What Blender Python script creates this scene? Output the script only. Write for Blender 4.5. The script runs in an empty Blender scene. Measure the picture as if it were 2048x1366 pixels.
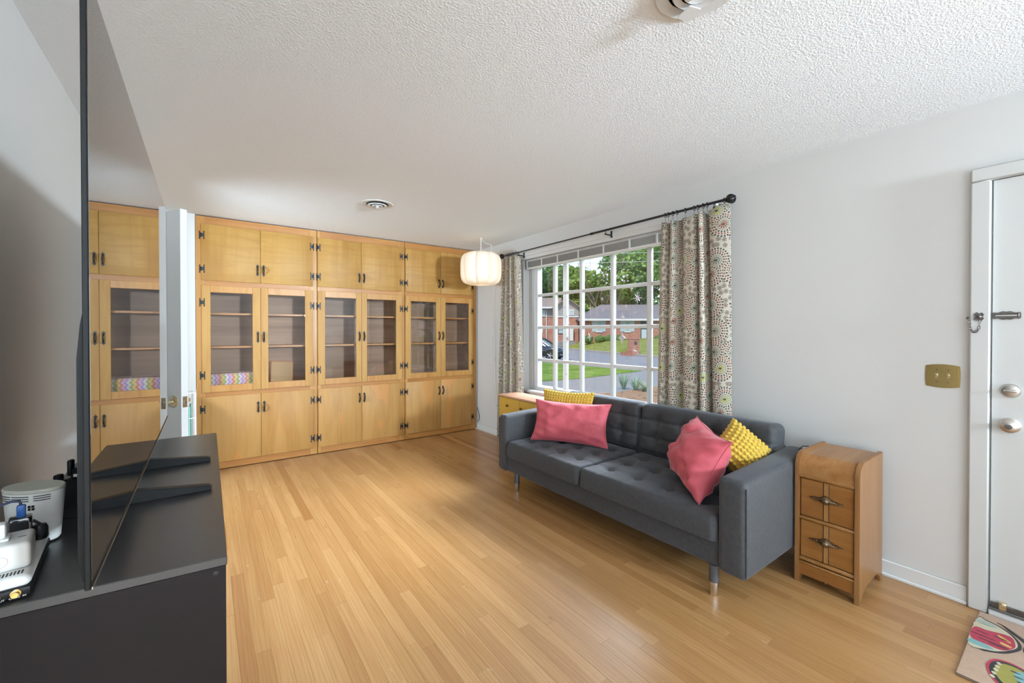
import bpy, bmesh, math, random
from mathutils import Vector, Matrix
random.seed(7)
S = bpy.context.scene
COL = S.collection
PI = math.pi

# ------------------------------------------------------------------ camera
CAMZ = 1.33893
YAW = 0.62930
PIT = -0.008584
cam = bpy.data.objects.new('camera', bpy.data.cameras.new('camera'))
COL.objects.link(cam)
cam.location = (0, 0, CAMZ)
cam.rotation_euler = (PI / 2 + PIT, 0, -YAW)
cam.data.sensor_width = 36.0
cam.data.lens = 841.82 / 2048 * 36.0
cam.data.shift_y = -13.3 / 2048
cam.data.clip_start = 0.02
cam.data.clip_end = 500
S.camera = cam

# ------------------------------------------------------------------ world, sun, lamps, exposure
S.view_settings.view_transform = 'Standard'
S.view_settings.look = 'None'
S.view_settings.exposure = 0.48
S.view_settings.gamma = 1.0
S.view_settings.use_curve_mapping = False
w = bpy.data.worlds.new('sky')
S.world = w
w.use_nodes = True
nt = w.node_tree
bg = nt.nodes['Background']
tc = nt.nodes.new('ShaderNodeTexCoord')
sep = nt.nodes.new('ShaderNodeSeparateXYZ')
rmp = nt.nodes.new('ShaderNodeValToRGB')
nt.links.new(tc.outputs['Generated'], sep.inputs[0])
nt.links.new(sep.outputs['Z'], rmp.inputs[0])
rmp.color_ramp.elements[0].color = (0.74, 0.88, 1.0, 1)
rmp.color_ramp.elements[1].color = (0.36, 0.58, 1.0, 1)
rmp.color_ramp.elements[1].position = 0.9
nt.links.new(rmp.outputs[0], bg.inputs['Color'])
bg.inputs['Strength'].default_value = 1.15


def lamp(name, kind, loc, rot, energy, color=(1, 1, 1), **kw):
    l = bpy.data.lights.new(name, kind)
    l.energy = energy
    l.color = color
    for k, v in kw.items():
        setattr(l, k, v)
    o = bpy.data.objects.new(name, l)
    COL.objects.link(o)
    o.location = loc
    o.rotation_euler = rot
    return o


sun = lamp('sun', 'SUN', (0, 0, 20), (math.radians(38), 0, math.radians(-62)), 3.2, (1.0, 0.95, 0.86), angle=0.12)
po = lamp('window_portal', 'AREA', (3.235, 2.725, 1.41), (0, PI / 2, 0), 10, shape='RECTANGLE', size=1.5, size_y=2.4)
po.data.cycles.is_portal = True
# added fill lamps behind the camera, standing in for daylight from unseen windows
COOL = (0.71, 0.87, 1.0)
lamp('rear_fill', 'AREA', (-1.7, -3.95, 1.3), (PI / 2 + 0.25, 0, 0), 110, COOL, shape='RECTANGLE', size=3.0, size_y=1.9)
lamp('side_fill', 'AREA', (-3.5, -1.8, 1.3), (0, -PI / 2 - 0.25, 0), 40, COOL, shape='RECTANGLE', size=1.9, size_y=3.0)
# added area lamp above the street trees, standing in for sky through the window
_p, _t = Vector((10.0, 3.0, 5.75)), Vector((1.6, 2.7, 0.9))
sk = lamp('sky_fill', 'AREA', _p, (_t - _p).to_track_quat('-Z', 'Y').to_euler(), 1150, (0.76, 0.88, 1.0), shape='RECTANGLE', size=10.0, size_y=2.0)
sk.data.spread = math.radians(64)
# added fill lamp, bounced off the wall and ceiling behind the camera
lamp('bounce_fill', 'AREA', (0.7, -1.7, 1.5), Vector((0.0, -0.6, 0.8)).to_track_quat('-Z', 'Y').to_euler(), 440, COOL, shape='DISK', size=0.6)
# second added fill lamp, well behind the camera, raised towards the far ceiling
_p = Vector((2.60, -3.75, 1.80))
f2 = lamp('far_fill', 'AREA', _p, (Vector((0.8, 4.6, 2.25)) - _p).to_track_quat('-Z', 'Y').to_euler(), 60, COOL, shape='DISK', size=0.46)
f2.data.spread = math.radians(64)
# added fill lamp in the unseen hall beyond the open inner door
lamp('hall_fill', 'AREA', (-1.3, 3.42, 1.5), Vector((3.9, 1.45, -0.35)).to_track_quat('-Z', 'Z').to_euler(), 110, COOL, shape='RECTANGLE', size=0.35, size_y=1.5)
try:
    S.cycles.diffuse_bounces = 6
    S.cycles.transparent_max_bounces = 24
    S.cycles.use_denoising = True
    S.cycles.sample_clamp_indirect = 1.6
except Exception:
    pass


# ------------------------------------------------------------------ helpers
def lin(c):
    return tuple((x / 255 / 12.92 if x / 255 <= 0.04045 else ((x / 255 + 0.055) / 1.055) ** 2.4) for x in c)


def sub(a, b):
    return tuple(x - y for x, y in zip(a, b))


class MB:
    """collects shapes in world coordinates"""

    def __init__(s):
        s.bm = bmesh.new()
        s.mi = 0
        s.uv = None

    def _fin(s, faces):
        for f in faces:
            f.material_index = s.mi

    def box(s, a, b, bev=0.0, seg=1, M=None):
        a = Vector(a); b = Vector(b)
        lo = Vector((min(a.x, b.x), min(a.y, b.y), min(a.z, b.z)))
        hi = Vector((max(a.x, b.x), max(a.y, b.y), max(a.z, b.z)))
        r = bmesh.ops.create_cube(s.bm, size=1.0)
        vs = r['verts']
        for v in vs:
            v.co = Vector(((lo.x + hi.x) / 2 + v.co.x * (hi.x - lo.x), (lo.y + hi.y) / 2 + v.co.y * (hi.y - lo.y), (lo.z + hi.z) / 2 + v.co.z * (hi.z - lo.z)))
        if bev > 0:
            bev = min(bev, 0.49 * min(hi - lo))
            es = list({e for v in vs for e in v.link_edges})
            rr = bmesh.ops.bevel(s.bm, geom=es, offset=bev, segments=seg, affect='EDGES', profile=0.5)
            fs = {f for f in rr['faces']}
            fs |= {f for v in rr['verts'] for f in v.link_faces}
            vs = list({v for f in fs for v in f.verts})
        else:
            fs = {f for v in vs for f in v.link_faces}
        s._fin(fs)
        if M is not None:
            for v in vs:
                v.co = M @ v.co
        return vs

    def grid(s, rows, closed_u=False, closed_v=False, flip=False):
        """rows: list of rows of points -> quads"""
        V = [[s.bm.verts.new(p) for p in r] for r in rows]
        n = len(V); m = len(V[0])
        F = []
        for i in range(n if closed_v else n - 1):
            for j in range(m if closed_u else m - 1):
                q = [V[i][j], V[i][(j + 1) % m], V[(i + 1) % n][(j + 1) % m], V[(i + 1) % n][j]]
                if flip:
                    q.reverse()
                try:
                    F.append(s.bm.faces.new(q))
                except ValueError:
                    pass
        s._fin(F)
        return V

    def cap(s, loop, flip=False):
        l = list(loop)
        if flip:
            l.reverse()
        try:
            f = s.bm.faces.new(l)
            f.material_index = s.mi
        except ValueError:
            pass

    def tube(s, pts, r, n=8, closed=False, caps=True):
        pts = [Vector(p) for p in pts]
        rr = r if isinstance(r, (list, tuple)) else [r] * len(pts)
        rows = []
        up = None
        for i, p in enumerate(pts):
            if closed:
                t = pts[(i + 1) % len(pts)] - pts[i - 1]
            else:
                t = pts[min(i + 1, len(pts) - 1)] - pts[max(i - 1, 0)]
            if t.length < 1e-9:
                t = Vector((0, 0, 1))
            t.normalize()
            if up is None:
                up = Vector((0, 0, 1)) if abs(t.z) < 0.9 else Vector((1, 0, 0))
            x = t.cross(up)
            if x.length < 1e-6:
                x = t.cross(Vector((0, 1, 0)))
            x.normalize()
            y = x.cross(t).normalized()
            up = y
            rows.append([p + (x * math.cos(2 * PI * k / n) + y * math.sin(2 * PI * k / n)) * rr[i] for k in range(n)])
        V = s.grid(rows, closed_u=True, closed_v=closed)
        if caps and not closed:
            s.cap(V[0], True)
            s.cap(V[-1])
        return V

    def lathe(s, prof, c, axis=(0, 0, 1), n=24):
        a = Vector(axis).normalized()
        x = a.orthogonal().normalized()
        y = a.cross(x)
        c = Vector(c)
        rows = [[c + a * h + (x * math.cos(2 * PI * k / n) + y * math.sin(2 * PI * k / n)) * max(r, 1e-5) for k in range(n)] for r, h in prof]
        V = s.grid(rows, closed_u=True)
        if prof[0][0] > 1e-4:
            s.cap(V[0], True)
        if prof[-1][0] > 1e-4:
            s.cap(V[-1])

    def prism(s, poly, o, u, v, d):
        """polygon (list of 2d) in plane o + a*u + b*v, extruded by vector d"""
        o = Vector(o); u = Vector(u); v = Vector(v); d = Vector(d)
        A = [s.bm.verts.new(o + u * a + v * b) for a, b in poly]
        B = [s.bm.verts.new(o + u * a + v * b + d) for a, b in poly]
        F = [s.bm.faces.new(A), s.bm.faces.new(B[::-1])]
        n = len(poly)
        for i in range(n):
            F.append(s.bm.faces.new([A[i], B[i], B[(i + 1) % n], A[(i + 1) % n]]))
        s._fin(F)
        bmesh.ops.recalc_face_normals(s.bm, faces=F)

    def ball(s, c, r, nu=12, nv=8):
        c = Vector(c)
        r = r if isinstance(r, (tuple, list)) else (r, r, r)
        rows = []
        for i in range(nv + 1):
            t = PI * i / nv
            rows.append([c + Vector((r[0] * max(math.sin(t), 1e-4) * math.cos(2 * PI * k / nu), r[1] * max(math.sin(t), 1e-4) * math.sin(2 * PI * k / nu), -r[2] * math.cos(t))) for k in range(nu)])
        s.grid(rows, closed_u=True)

    def quad(s, a, b, c, d):
        f = s.bm.faces.new([s.bm.verts.new(p) for p in (a, b, c, d)])
        f.material_index = s.mi
        return f


def wloc(p):
    v = Vector((0, 0, 0))
    while p is not None:
        v += Vector(p.location)
        p = p.parent
    return v


def obj(name, mb, mats, parent=None, local=False, smooth=40, kind=None, label=None, recalc=True):
    bm = mb.bm if isinstance(mb, MB) else mb
    me = bpy.data.meshes.new(name)
    if recalc:
        bmesh.ops.recalc_face_normals(bm, faces=bm.faces)
    bm.to_mesh(me)
    bm.free()
    if not isinstance(mats, (list, tuple)):
        mats = [mats]
    for m in mats:
        me.materials.append(m)
    if smooth:
        me.polygons.foreach_set('use_smooth', [True] * len(me.polygons))
        me.set_sharp_from_angle(angle=math.radians(smooth))
    o = bpy.data.objects.new(name, me)
    COL.objects.link(o)
    if parent is not None:
        o.parent = parent
        if not local:
            d = wloc(parent)
            me.transform(Matrix.Translation(-d))
    if kind:
        o['kind'] = kind
    if label:
        o['label'] = label
    return o


def centre(o):
    """move a top-level mesh's origin to the middle of its base"""
    me = o.data
    xs = [v.co for v in me.vertices]
    lo = Vector((min(v.x for v in xs), min(v.y for v in xs), min(v.z for v in xs)))
    hi = Vector((max(v.x for v in xs), max(v.y for v in xs), max(v.z for v in xs)))
    c = Vector(((lo.x + hi.x) / 2, (lo.y + hi.y) / 2, lo.z))
    me.transform(Matrix.Translation(-c))
    o.location = c
    return o


def tag(o, label, cat, group=None):
    o['label'] = label
    o['category'] = cat
    if group:
        o['group'] = group
    return o


def thing(name, label, cat, loc, group=None):
    o = bpy.data.objects.new(name, None)
    o.empty_display_size = 0.1
    COL.objects.link(o)
    o.location = loc
    return tag(o, label, cat, group)


def struct(name, mb, mats, **kw):
    o = obj(name, mb, mats, **kw)
    o['kind'] = 'structure'
    return o


def dup(root, loc, label=None, group=None):
    r = root.copy(); COL.objects.link(r); r.location = loc
    if label:
        r['label'] = label
    if group:
        r['group'] = group
    for ch in list(root.children):
        c = ch.copy(); COL.objects.link(c); c.parent = r
        for g in list(ch.children):
            d = g.copy(); COL.objects.link(d); d.parent = c
    return r


# ------------------------------------------------------------------ materials
class NT:
    def __init__(s, name):
        s.m = bpy.data.materials.new(name)
        s.m.use_nodes = True
        s.t = s.m.node_tree
        s.b = s.t.nodes['Principled BSDF']

    def n(s, typ, **kw):
        x = s.t.nodes.new(typ)
        for k, v in kw.items():
            if k.startswith('i_'):
                x.inputs[k[2:].replace('_', ' ')].default_value = v
            else:
                setattr(x, k, v)
        return x

    def l(s, a, b):
        s.t.links.new(a, b)

    def math(s, op, a, b=None, c=None, clamp=False):
        x = s.n('ShaderNodeMath', operation=op, use_clamp=clamp)
        for i, v in enumerate((a, b, c)):
            if v is None:
                continue
            if isinstance(v, (int, float)):
                x.inputs[i].default_value = v
            else:
                s.l(v, x.inputs[i])
        return x.outputs[0]

    def mix(s, fac, a, b, blend='MIX'):
        x = s.n('ShaderNodeMix', data_type='RGBA', blend_type=blend)
        for i, v in ((0, fac), (6, a), (7, b)):
            if isinstance(v, (int, float)):
                x.inputs[i].default_value = v
            elif isinstance(v, tuple):
                x.inputs[i].default_value = v if len(v) == 4 else (*v, 1)
            else:
                s.l(v, x.inputs[i])
        return x.outputs[2]

    def ramp(s, f, stops, interp='LINEAR'):
        x = s.n('ShaderNodeValToRGB')
        cr = x.color_ramp
        cr.interpolation = interp
        while len(cr.elements) < len(stops):
            cr.elements.new(0.5)
        for e, (p, c) in zip(cr.elements, stops):
            e.position = p
            e.color = (*c, 1) if len(c) == 3 else c
        s.l(f, x.inputs[0])
        return x.outputs[0]

    def pos(s, scale=(1, 1, 1), coord='pos', offset=None):
        if coord == 'pos':
            o = s.n('ShaderNodeNewGeometry').outputs['Position']
        elif coord == 'obj':
            o = s.n('ShaderNodeTexCoord').outputs['Object']
        else:
            o = s.n('ShaderNodeTexCoord').outputs['UV']
        if offset is not None:
            a = s.n('ShaderNodeVectorMath', operation='ADD')
            s.l(o, a.inputs[0])
            s.l(offset, a.inputs[1])
            o = a.outputs[0]
        v = s.n('ShaderNodeVectorMath', operation='MULTIPLY')
        s.l(o, v.inputs[0])
        v.inputs[1].default_value = scale
        return v.outputs[0]

    def noise(s, vec, scale=1.0, detail=3, rough=0.5, dist=0.0):
        x = s.n('ShaderNodeTexNoise')
        x.inputs['Scale'].default_value = scale
        x.inputs['Detail'].default_value = detail
        x.inputs['Roughness'].default_value = rough
        x.inputs['Distortion'].default_value = dist
        s.l(vec, x.inputs['Vector'])
        return x.outputs[0]

    def bump(s, h, strength, dist=0.01):
        x = s.n('ShaderNodeBump')
        x.inputs['Strength'].default_value = strength
        x.inputs['Distance'].default_value = dist
        s.l(h, x.inputs['Height'])
        s.l(x.outputs[0], s.b.inputs['Normal'])

    def set(s, col=None, rough=None, metal=None, spec=None, **kw):
        b = s.b
        if col is not None:
            if isinstance(col, tuple):
                b.inputs['Base Color'].default_value = (*col[:3], 1)
            else:
                s.l(col, b.inputs['Base Color'])
        if rough is not None:
            if isinstance(rough, (int, float)):
                b.inputs['Roughness'].default_value = rough
            else:
                s.l(rough, b.inputs['Roughness'])
        if metal is not None:
            b.inputs['Metallic'].default_value = metal
        if spec is not None:
            b.inputs['Specular IOR Level'].default_value = spec
        for k, v in kw.items():
            b.inputs[k.replace('_', ' ')].default_value = v
        return s.m


def plain(name, col, rough=0.5, metal=0.0, spec=0.5, var=0.06, scale=40, bump=0.0, **kw):
    m = NT(name)
    n = m.noise(m.pos(), scale, 3)
    c = m.mix(n, tuple(x * (1 - var) for x in col), tuple(min(1, x * (1 + var)) for x in col))
    if bump:
        m.bump(n, bump, 0.002)
    return m.set(c, rough, metal, spec, **kw)


def wood(name, stops, along, fig=6.0, rough=0.35, curl=False, blotch=None, coat=0.0, spec=0.3):
    """stops: colours light..dark; along: 'x','y','z' grain direction"""
    m = NT(name)
    off = m.n('ShaderNodeObjectInfo').outputs['Random']
    comb = m.n('ShaderNodeCombineXYZ')
    k = m.math('MULTIPLY', off, 37.0)
    for i in range(3):
        m.l(k, comb.inputs[i])
    st = {'x': (0.12, 1, 1), 'y': (1, 0.12, 1), 'z': (1, 1, 0.12)}[along]
    p1 = m.pos(tuple(x * fig for x in st), offset=comb.outputs[0])
    n1 = m.noise(p1, 1.6, 5, 0.55, 0.9)
    p2 = m.pos(tuple(x * fig * 9 if x == 1 else x * fig * 1.5 for x in st), offset=comb.outputs[0])
    n2 = m.noise(p2, 1.5, 3, 0.6, 0.2)
    f = m.math('ADD', m.math('MULTIPLY', n1, 0.72), m.math('MULTIPLY', n2, 0.28))
    c = m.ramp(f, [(0.33, stops[0]), (0.5, stops[1]), (0.68, stops[2])])
    if curl:
        sw = {'x': (6, 1, 1.2), 'y': (1, 6, 1.2), 'z': (1.0, 1, 9)}[along]
        n3 = m.noise(m.pos((2.2, 1, 20), offset=comb.outputs[0]), 1.0, 4, 0.55, 0.8)
        c = m.mix(m.math('MULTIPLY', m.ramp(n3, [(0.45, (0, 0, 0)), (0.62, (1, 1, 1))]), 0.45), c, stops[2])
    if blotch is not None:
        n4 = m.noise(m.pos((4.2, 1, 1.15), offset=comb.outputs[0]), 1.0, 2, 0.4, 0.6)
        c = m.mix(m.ramp(n4, [(0.60, (0, 0, 0)), (0.615, (0.8, 0.8, 0.8)), (0.7, (0.45, 0.45, 0.45))]), c, blotch)
    m.bump(n2, 0.05, 0.002)
    m.set(c, rough, 0, spec)
    if coat:
        m.b.inputs['Coat Weight'].default_value = coat
        m.b.inputs['Coat Roughness'].default_value = 0.12
    return m.m


def glass(name, tint=(1, 1, 1), ior=1.5):
    m = NT(name)
    t = m.t
    tr = m.n('ShaderNodeBsdfTransparent')
    tr.inputs[0].default_value = (*tint, 1)
    gl = m.n('ShaderNodeBsdfGlossy')
    gl.inputs['Roughness'].default_value = 0.0
    fr = m.n('ShaderNodeFresnel')
    bf = m.n('ShaderNodeNewGeometry').outputs['Backfacing']
    m.l(m.math('ADD', ior, m.math('MULTIPLY', bf, 1 / ior - ior)), fr.inputs[0])
    mx = m.n('ShaderNodeMixShader')
    m.l(fr.outputs[0], mx.inputs[0]); m.l(tr.outputs[0], mx.inputs[1]); m.l(gl.outputs[0], mx.inputs[2])
    m.l(mx.outputs[0], t.nodes['Material Output'].inputs['Surface'])
    t.nodes.remove(m.b)
    return m.m


def fabric(name, ca, cb, rough=0.9, sheen=0.3, scale=420, bump=0.25, tint=(1, 1, 1), clo=0.35, chi=0.68):
    m = NT(name)
    p = m.pos(coord='obj')
    n = m.noise(p, scale, 3, 0.7)
    n2 = m.noise(p, scale * 0.12, 3, 0.6)
    f = m.math('ADD', m.math('MULTIPLY', n, 0.75), m.math('MULTIPLY', n2, 0.25))
    c = m.ramp(f, [(clo, ca), (chi, cb)])
    m.bump(n, bump, 0.0015)
    m.set(c, rough, 0, 0.25 if rough > 0.8 else 0.5)
    m.b.inputs['Sheen Weight'].default_value = sheen
    m.b.inputs['Sheen Roughness'].default_value = 0.45
    m.b.inputs['Sheen Tint'].default_value = (*tint, 1)
    return m.m


M = {}
M['wall'] = plain('wall_paint', (0.665, 0.66, 0.645), 0.55, spec=0.3, var=0.012, scale=3)
M['white'] = plain('white_gloss_paint', (0.72, 0.72, 0.71), 0.32, var=0.015, scale=6)
M['door_paint'] = plain('door_paint', (0.60, 0.60, 0.585), 0.34, var=0.015, scale=6)
M['white2'] = plain('white_plastic', (0.80, 0.79, 0.76), 0.3, var=0.01)


def ceiling_mat():
    m = NT('popcorn_ceiling')
    p = m.pos()
    a = m.noise(p, 120, 3, 0.6)
    b = m.noise(p, 210, 2, 0.5)
    h = m.math('ADD', m.ramp(a, [(0.42, (0, 0, 0)), (0.66, (1, 1, 1))]), m.math('MULTIPLY', b, 0.5))
    m.bump(h, 0.24, 0.006)
    c = m.mix(a, (0.82, 0.845, 0.86), (0.89, 0.91, 0.925))
    return m.set(c, 0.85, 0, 0.2)


M['ceiling'] = ceiling_mat()


def floor_mat(name, per_island):
    m = NT(name)
    if per_island:
        rnd = m.n('ShaderNodeNewGeometry').outputs['Random Per Island']
    else:
        rnd = m.n('ShaderNodeObjectInfo').outputs['Random']
    comb = m.n('ShaderNodeCombineXYZ')
    k = m.math('MULTIPLY', rnd, 61.0)
    m.l(k, comb.inputs[0]); m.l(k, comb.inputs[1])
    base = m.ramp(rnd, [(0.0, (0.335, 0.172, 0.060)), (0.25, (0.37, 0.200, 0.074)), (0.6, (0.405, 0.224, 0.087)), (0.88, (0.445, 0.256, 0.105)), (1.0, (0.28, 0.122, 0.037))])
    p1 = m.pos((26, 1.1, 1), offset=comb.outputs[0])
    n1 = m.noise(p1, 1.0, 4, 0.55, 1.6)
    p2 = m.pos((230, 5, 1), offset=comb.outputs[0])
    n2 = m.noise(p2, 1.0, 3, 0.6, 0.1)
    wv = m.n('ShaderNodeTexWave', wave_type='BANDS', bands_direction='X')
    wv.inputs['Scale'].default_value = 1.0
    wv.inputs['Distortion'].default_value = 9.0
    wv.inputs['Detail'].default_value = 2.0
    wv.inputs['Detail Scale'].default_value = 0.9
    m.l(m.pos((20, 1.3, 1), offset=comb.outputs[0]), wv.inputs['Vector'])
    c = m.mix(m.math('MULTIPLY', m.ramp(n1, [(0.42, (0, 0, 0)), (0.62, (1, 1, 1))]), 0.45), base, m.mix(1.0, base, (0.80, 0.66, 0.52), 'MULTIPLY'))
    c = m.mix(m.math('MULTIPLY', m.ramp(wv.outputs[1], [(0.55, (0, 0, 0)), (0.9, (1, 1, 1))]), 0.30), c, m.mix(1.0, c, (0.68, 0.52, 0.38), 'MULTIPLY'))
    c = m.mix(m.math('MULTIPLY', m.ramp(n2, [(0.5, (0, 0, 0)), (0.72, (1, 1, 1))]), 0.34), c, m.mix(1.0, c, (0.68, 0.52, 0.38), 'MULTIPLY'))
    # dull worn traffic lane down the middle, with scuffs
    pw = m.noise(m.pos((0.9, 0.45, 1)), 1.3, 3, 0.5)
    worn = m.ramp(pw, [(0.42, (0, 0, 0)), (0.68, (1, 1, 1))])
    sc = m.noise(m.pos((14, 3.2, 1)), 1.4, 4, 0.7, 1.5)
    c = m.mix(m.math('MULTIPLY', m.ramp(sc, [(0.66, (0, 0, 0)), (0.74, (1, 1, 1))]), 0.35), c, (0.80, 0.68, 0.52))
    rr = m.math('ADD', m.math('MULTIPLY', worn, 0.12), m.math('ADD', 0.24, m.math('MULTIPLY', n1, 0.10)))
    m.bump(n2, 0.04, 0.001)
    return m.set(c, rr, 0, 0.8)


M['plank'] = floor_mat('oak_plank', False)
M['planks'] = floor_mat('oak_planks', True)
M['subfloor'] = plain('subfloor', (0.16, 0.075, 0.025), 0.7)
M['maple'] = wood('maple_upper_door', [(0.429, 0.244, 0.067), (0.392, 0.214, 0.054), (0.31, 0.148, 0.032)], 'z', 3.0, 0.48, curl=True)
M['maple_low'] = wood('maple_lower_door', [(0.454, 0.247, 0.078), (0.416, 0.22, 0.065), (0.348, 0.167, 0.044)], 'z', 5.0, 0.48, blotch=(0.50, 0.215, 0.055))
M['maple_rail'] = wood('maple_door_frame', [(0.462, 0.261, 0.075), (0.416, 0.222, 0.059), (0.356, 0.169, 0.04)], 'z', 7.0, 0.48)
M['frame'] = wood('face_frame_wood', [(0.48, 0.25, 0.075), (0.43, 0.21, 0.057), (0.35, 0.15, 0.036)], 'z', 6.0, 0.35)
M['frame_h'] = wood('face_rail_wood', [(0.44, 0.212, 0.06), (0.39, 0.172, 0.045), (0.31, 0.12, 0.028)], 'x', 6.0, 0.35)
M['inside'] = wood('cabinet_inside_wood', [(0.36, 0.215, 0.125), (0.28, 0.16, 0.09), (0.21, 0.11, 0.06)], 'x', 4.0, 0.5)
M['iron'] = plain('black_iron', (0.018, 0.017, 0.018), 0.42, 0.4, bump=0.2, scale=220)
M['pane'] = glass('cabinet_glass')
M['winpane'] = glass('window_glass')
M['black'] = plain('black_brown_veneer', (0.022, 0.020, 0.020), 0.32, spec=0.8, var=0.2, scale=18)
M['black_side'] = plain('black_end_panel', (0.007, 0.005, 0.005), 0.45, spec=0.15, var=0.15)
M['tvscreen'] = plain('tv_screen', (0.010, 0.010, 0.011), 0.012, spec=0.9, var=0.0, IOR=1.62)
M['tvplastic'] = plain('tv_plastic', (0.007, 0.0068, 0.0066), 0.4, spec=0.12)
M['chrome'] = plain('chrome', (0.75, 0.74, 0.72), 0.18, 1.0, var=0.03)
M['nickel'] = plain('satin_nickel', (0.62, 0.58, 0.54), 0.28, 1.0, var=0.03)
M['pewter'] = plain('dark_pewter', (0.16, 0.145, 0.135), 0.35, 0.9, var=0.5, scale=160, bump=0.3)
M['brass'] = plain('brass', (0.55, 0.40, 0.16), 0.28, 1.0, var=0.12, scale=14)
M['brass2'] = plain('pale_brass', (0.80, 0.68, 0.44), 0.25, 1.0, var=0.05)
M['gold'] = plain('gold_plating', (0.82, 0.58, 0.24), 0.2, 1.0, var=0.05)
M['sofa'] = fabric('grey_sofa_fabric', (0.011, 0.0107, 0.0112), (0.054, 0.0525, 0.055), rough=0.72, sheen=0.14, tint=(0.85, 0.9, 1.0))
M['sofaleg'] = plain('dark_leg', (0.05, 0.05, 0.055), 0.4)


def velvet():
    m = NT('pink_velvet')
    p = m.pos(coord='obj')
    n = m.noise(p, 18, 4, 0.6, 0.8)
    n2 = m.noise(p, 300, 2)
    c = m.mix(n, (0.41, 0.060, 0.082), (0.55, 0.112, 0.132))
    m.bump(m.math('ADD', n2, m.math('MULTIPLY', n, 1.2)), 0.12, 0.004)
    m.set(c, 0.6, 0, 0.25)
    m.b.inputs['Sheen Weight'].default_value = 0.55
    m.b.inputs['Sheen Roughness'].default_value = 0.3
    m.b.inputs['Sheen Tint'].default_value = (1.0, 0.62, 0.64, 1)
    return m.m


M['pink'] = velvet()
M['yellow'] = fabric('mustard_wool', (0.40, 0.25, 0.028), (0.58, 0.40, 0.065), sheen=0.2, scale=300)
M['ns'] = wood('waterfall_veneer', [(0.259, 0.122, 0.04), (0.223, 0.097, 0.029), (0.18, 0.072, 0.02)], 'z', 9.0, 0.32)
M['ns_side'] = wood('nightstand_side', [(0.244, 0.119, 0.045), (0.211, 0.097, 0.033), (0.178, 0.076, 0.025)], 'z', 7.0, 0.32)
M['ns_top'] = wood('nightstand_top', [(0.32, 0.16, 0.058), (0.272, 0.124, 0.04), (0.216, 0.088, 0.026)], 'x', 9.0, 0.30)
M['ns_drawer'] = wood('nightstand_drawer', [(0.264, 0.115, 0.031), (0.221, 0.089, 0.022), (0.178, 0.065, 0.015)], 'y', 7.0, 0.34)
M['ns_trim'] = wood('nightstand_trim', [(0.328, 0.164, 0.056), (0.281, 0.129, 0.039), (0.234, 0.094, 0.025)], 'z', 10.0, 0.33)
M['bronze'] = plain('antique_bronze', (0.14, 0.09, 0.05), 0.4, 0.8, var=0.4, scale=120, bump=0.4)
M['yel_paint'] = plain('mustard_paint', (0.56, 0.34, 0.055), 0.4, var=0.04, scale=12)
M['salmon'] = wood('pinkish_top_wood', [(0.62, 0.36, 0.24), (0.56, 0.31, 0.20), (0.48, 0.25, 0.15)], 'y', 6.0, 0.35)


def shade_mat():
    m = NT('white_lamp_shade')
    m.set((0.86, 0.82, 0.74), 0.35, 0, 0.4)
    tl = m.n('ShaderNodeBsdfTranslucent')
    tl.inputs[0].default_value = (0.95, 0.90, 0.82, 1)
    mx = m.n('ShaderNodeMixShader')
    mx.inputs[0].default_value = 0.22
    m.l(m.b.outputs[0], mx.inputs[1]); m.l(tl.outputs[0], mx.inputs[2])
    m.l(mx.outputs[0], m.t.nodes['Material Output'].inputs['Surface'])
    return m.m


M['shade'] = shade_mat()


def bulb_mat():
    m = NT('warm_bulb')
    m.set((0.9, 0.8, 0.6), 0.4)
    m.b.inputs['Emission Color'].default_value = (1.0, 0.72, 0.40, 1)
    m.b.inputs['Emission Strength'].default_value = 1.2
    return m.m


M['bulb'] = bulb_mat()
M['blind'] = plain('grey_blind_slat', (0.50, 0.50, 0.49), 0.45)
M['cord'] = plain('white_cord', (0.72, 0.71, 0.68), 0.5)


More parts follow.
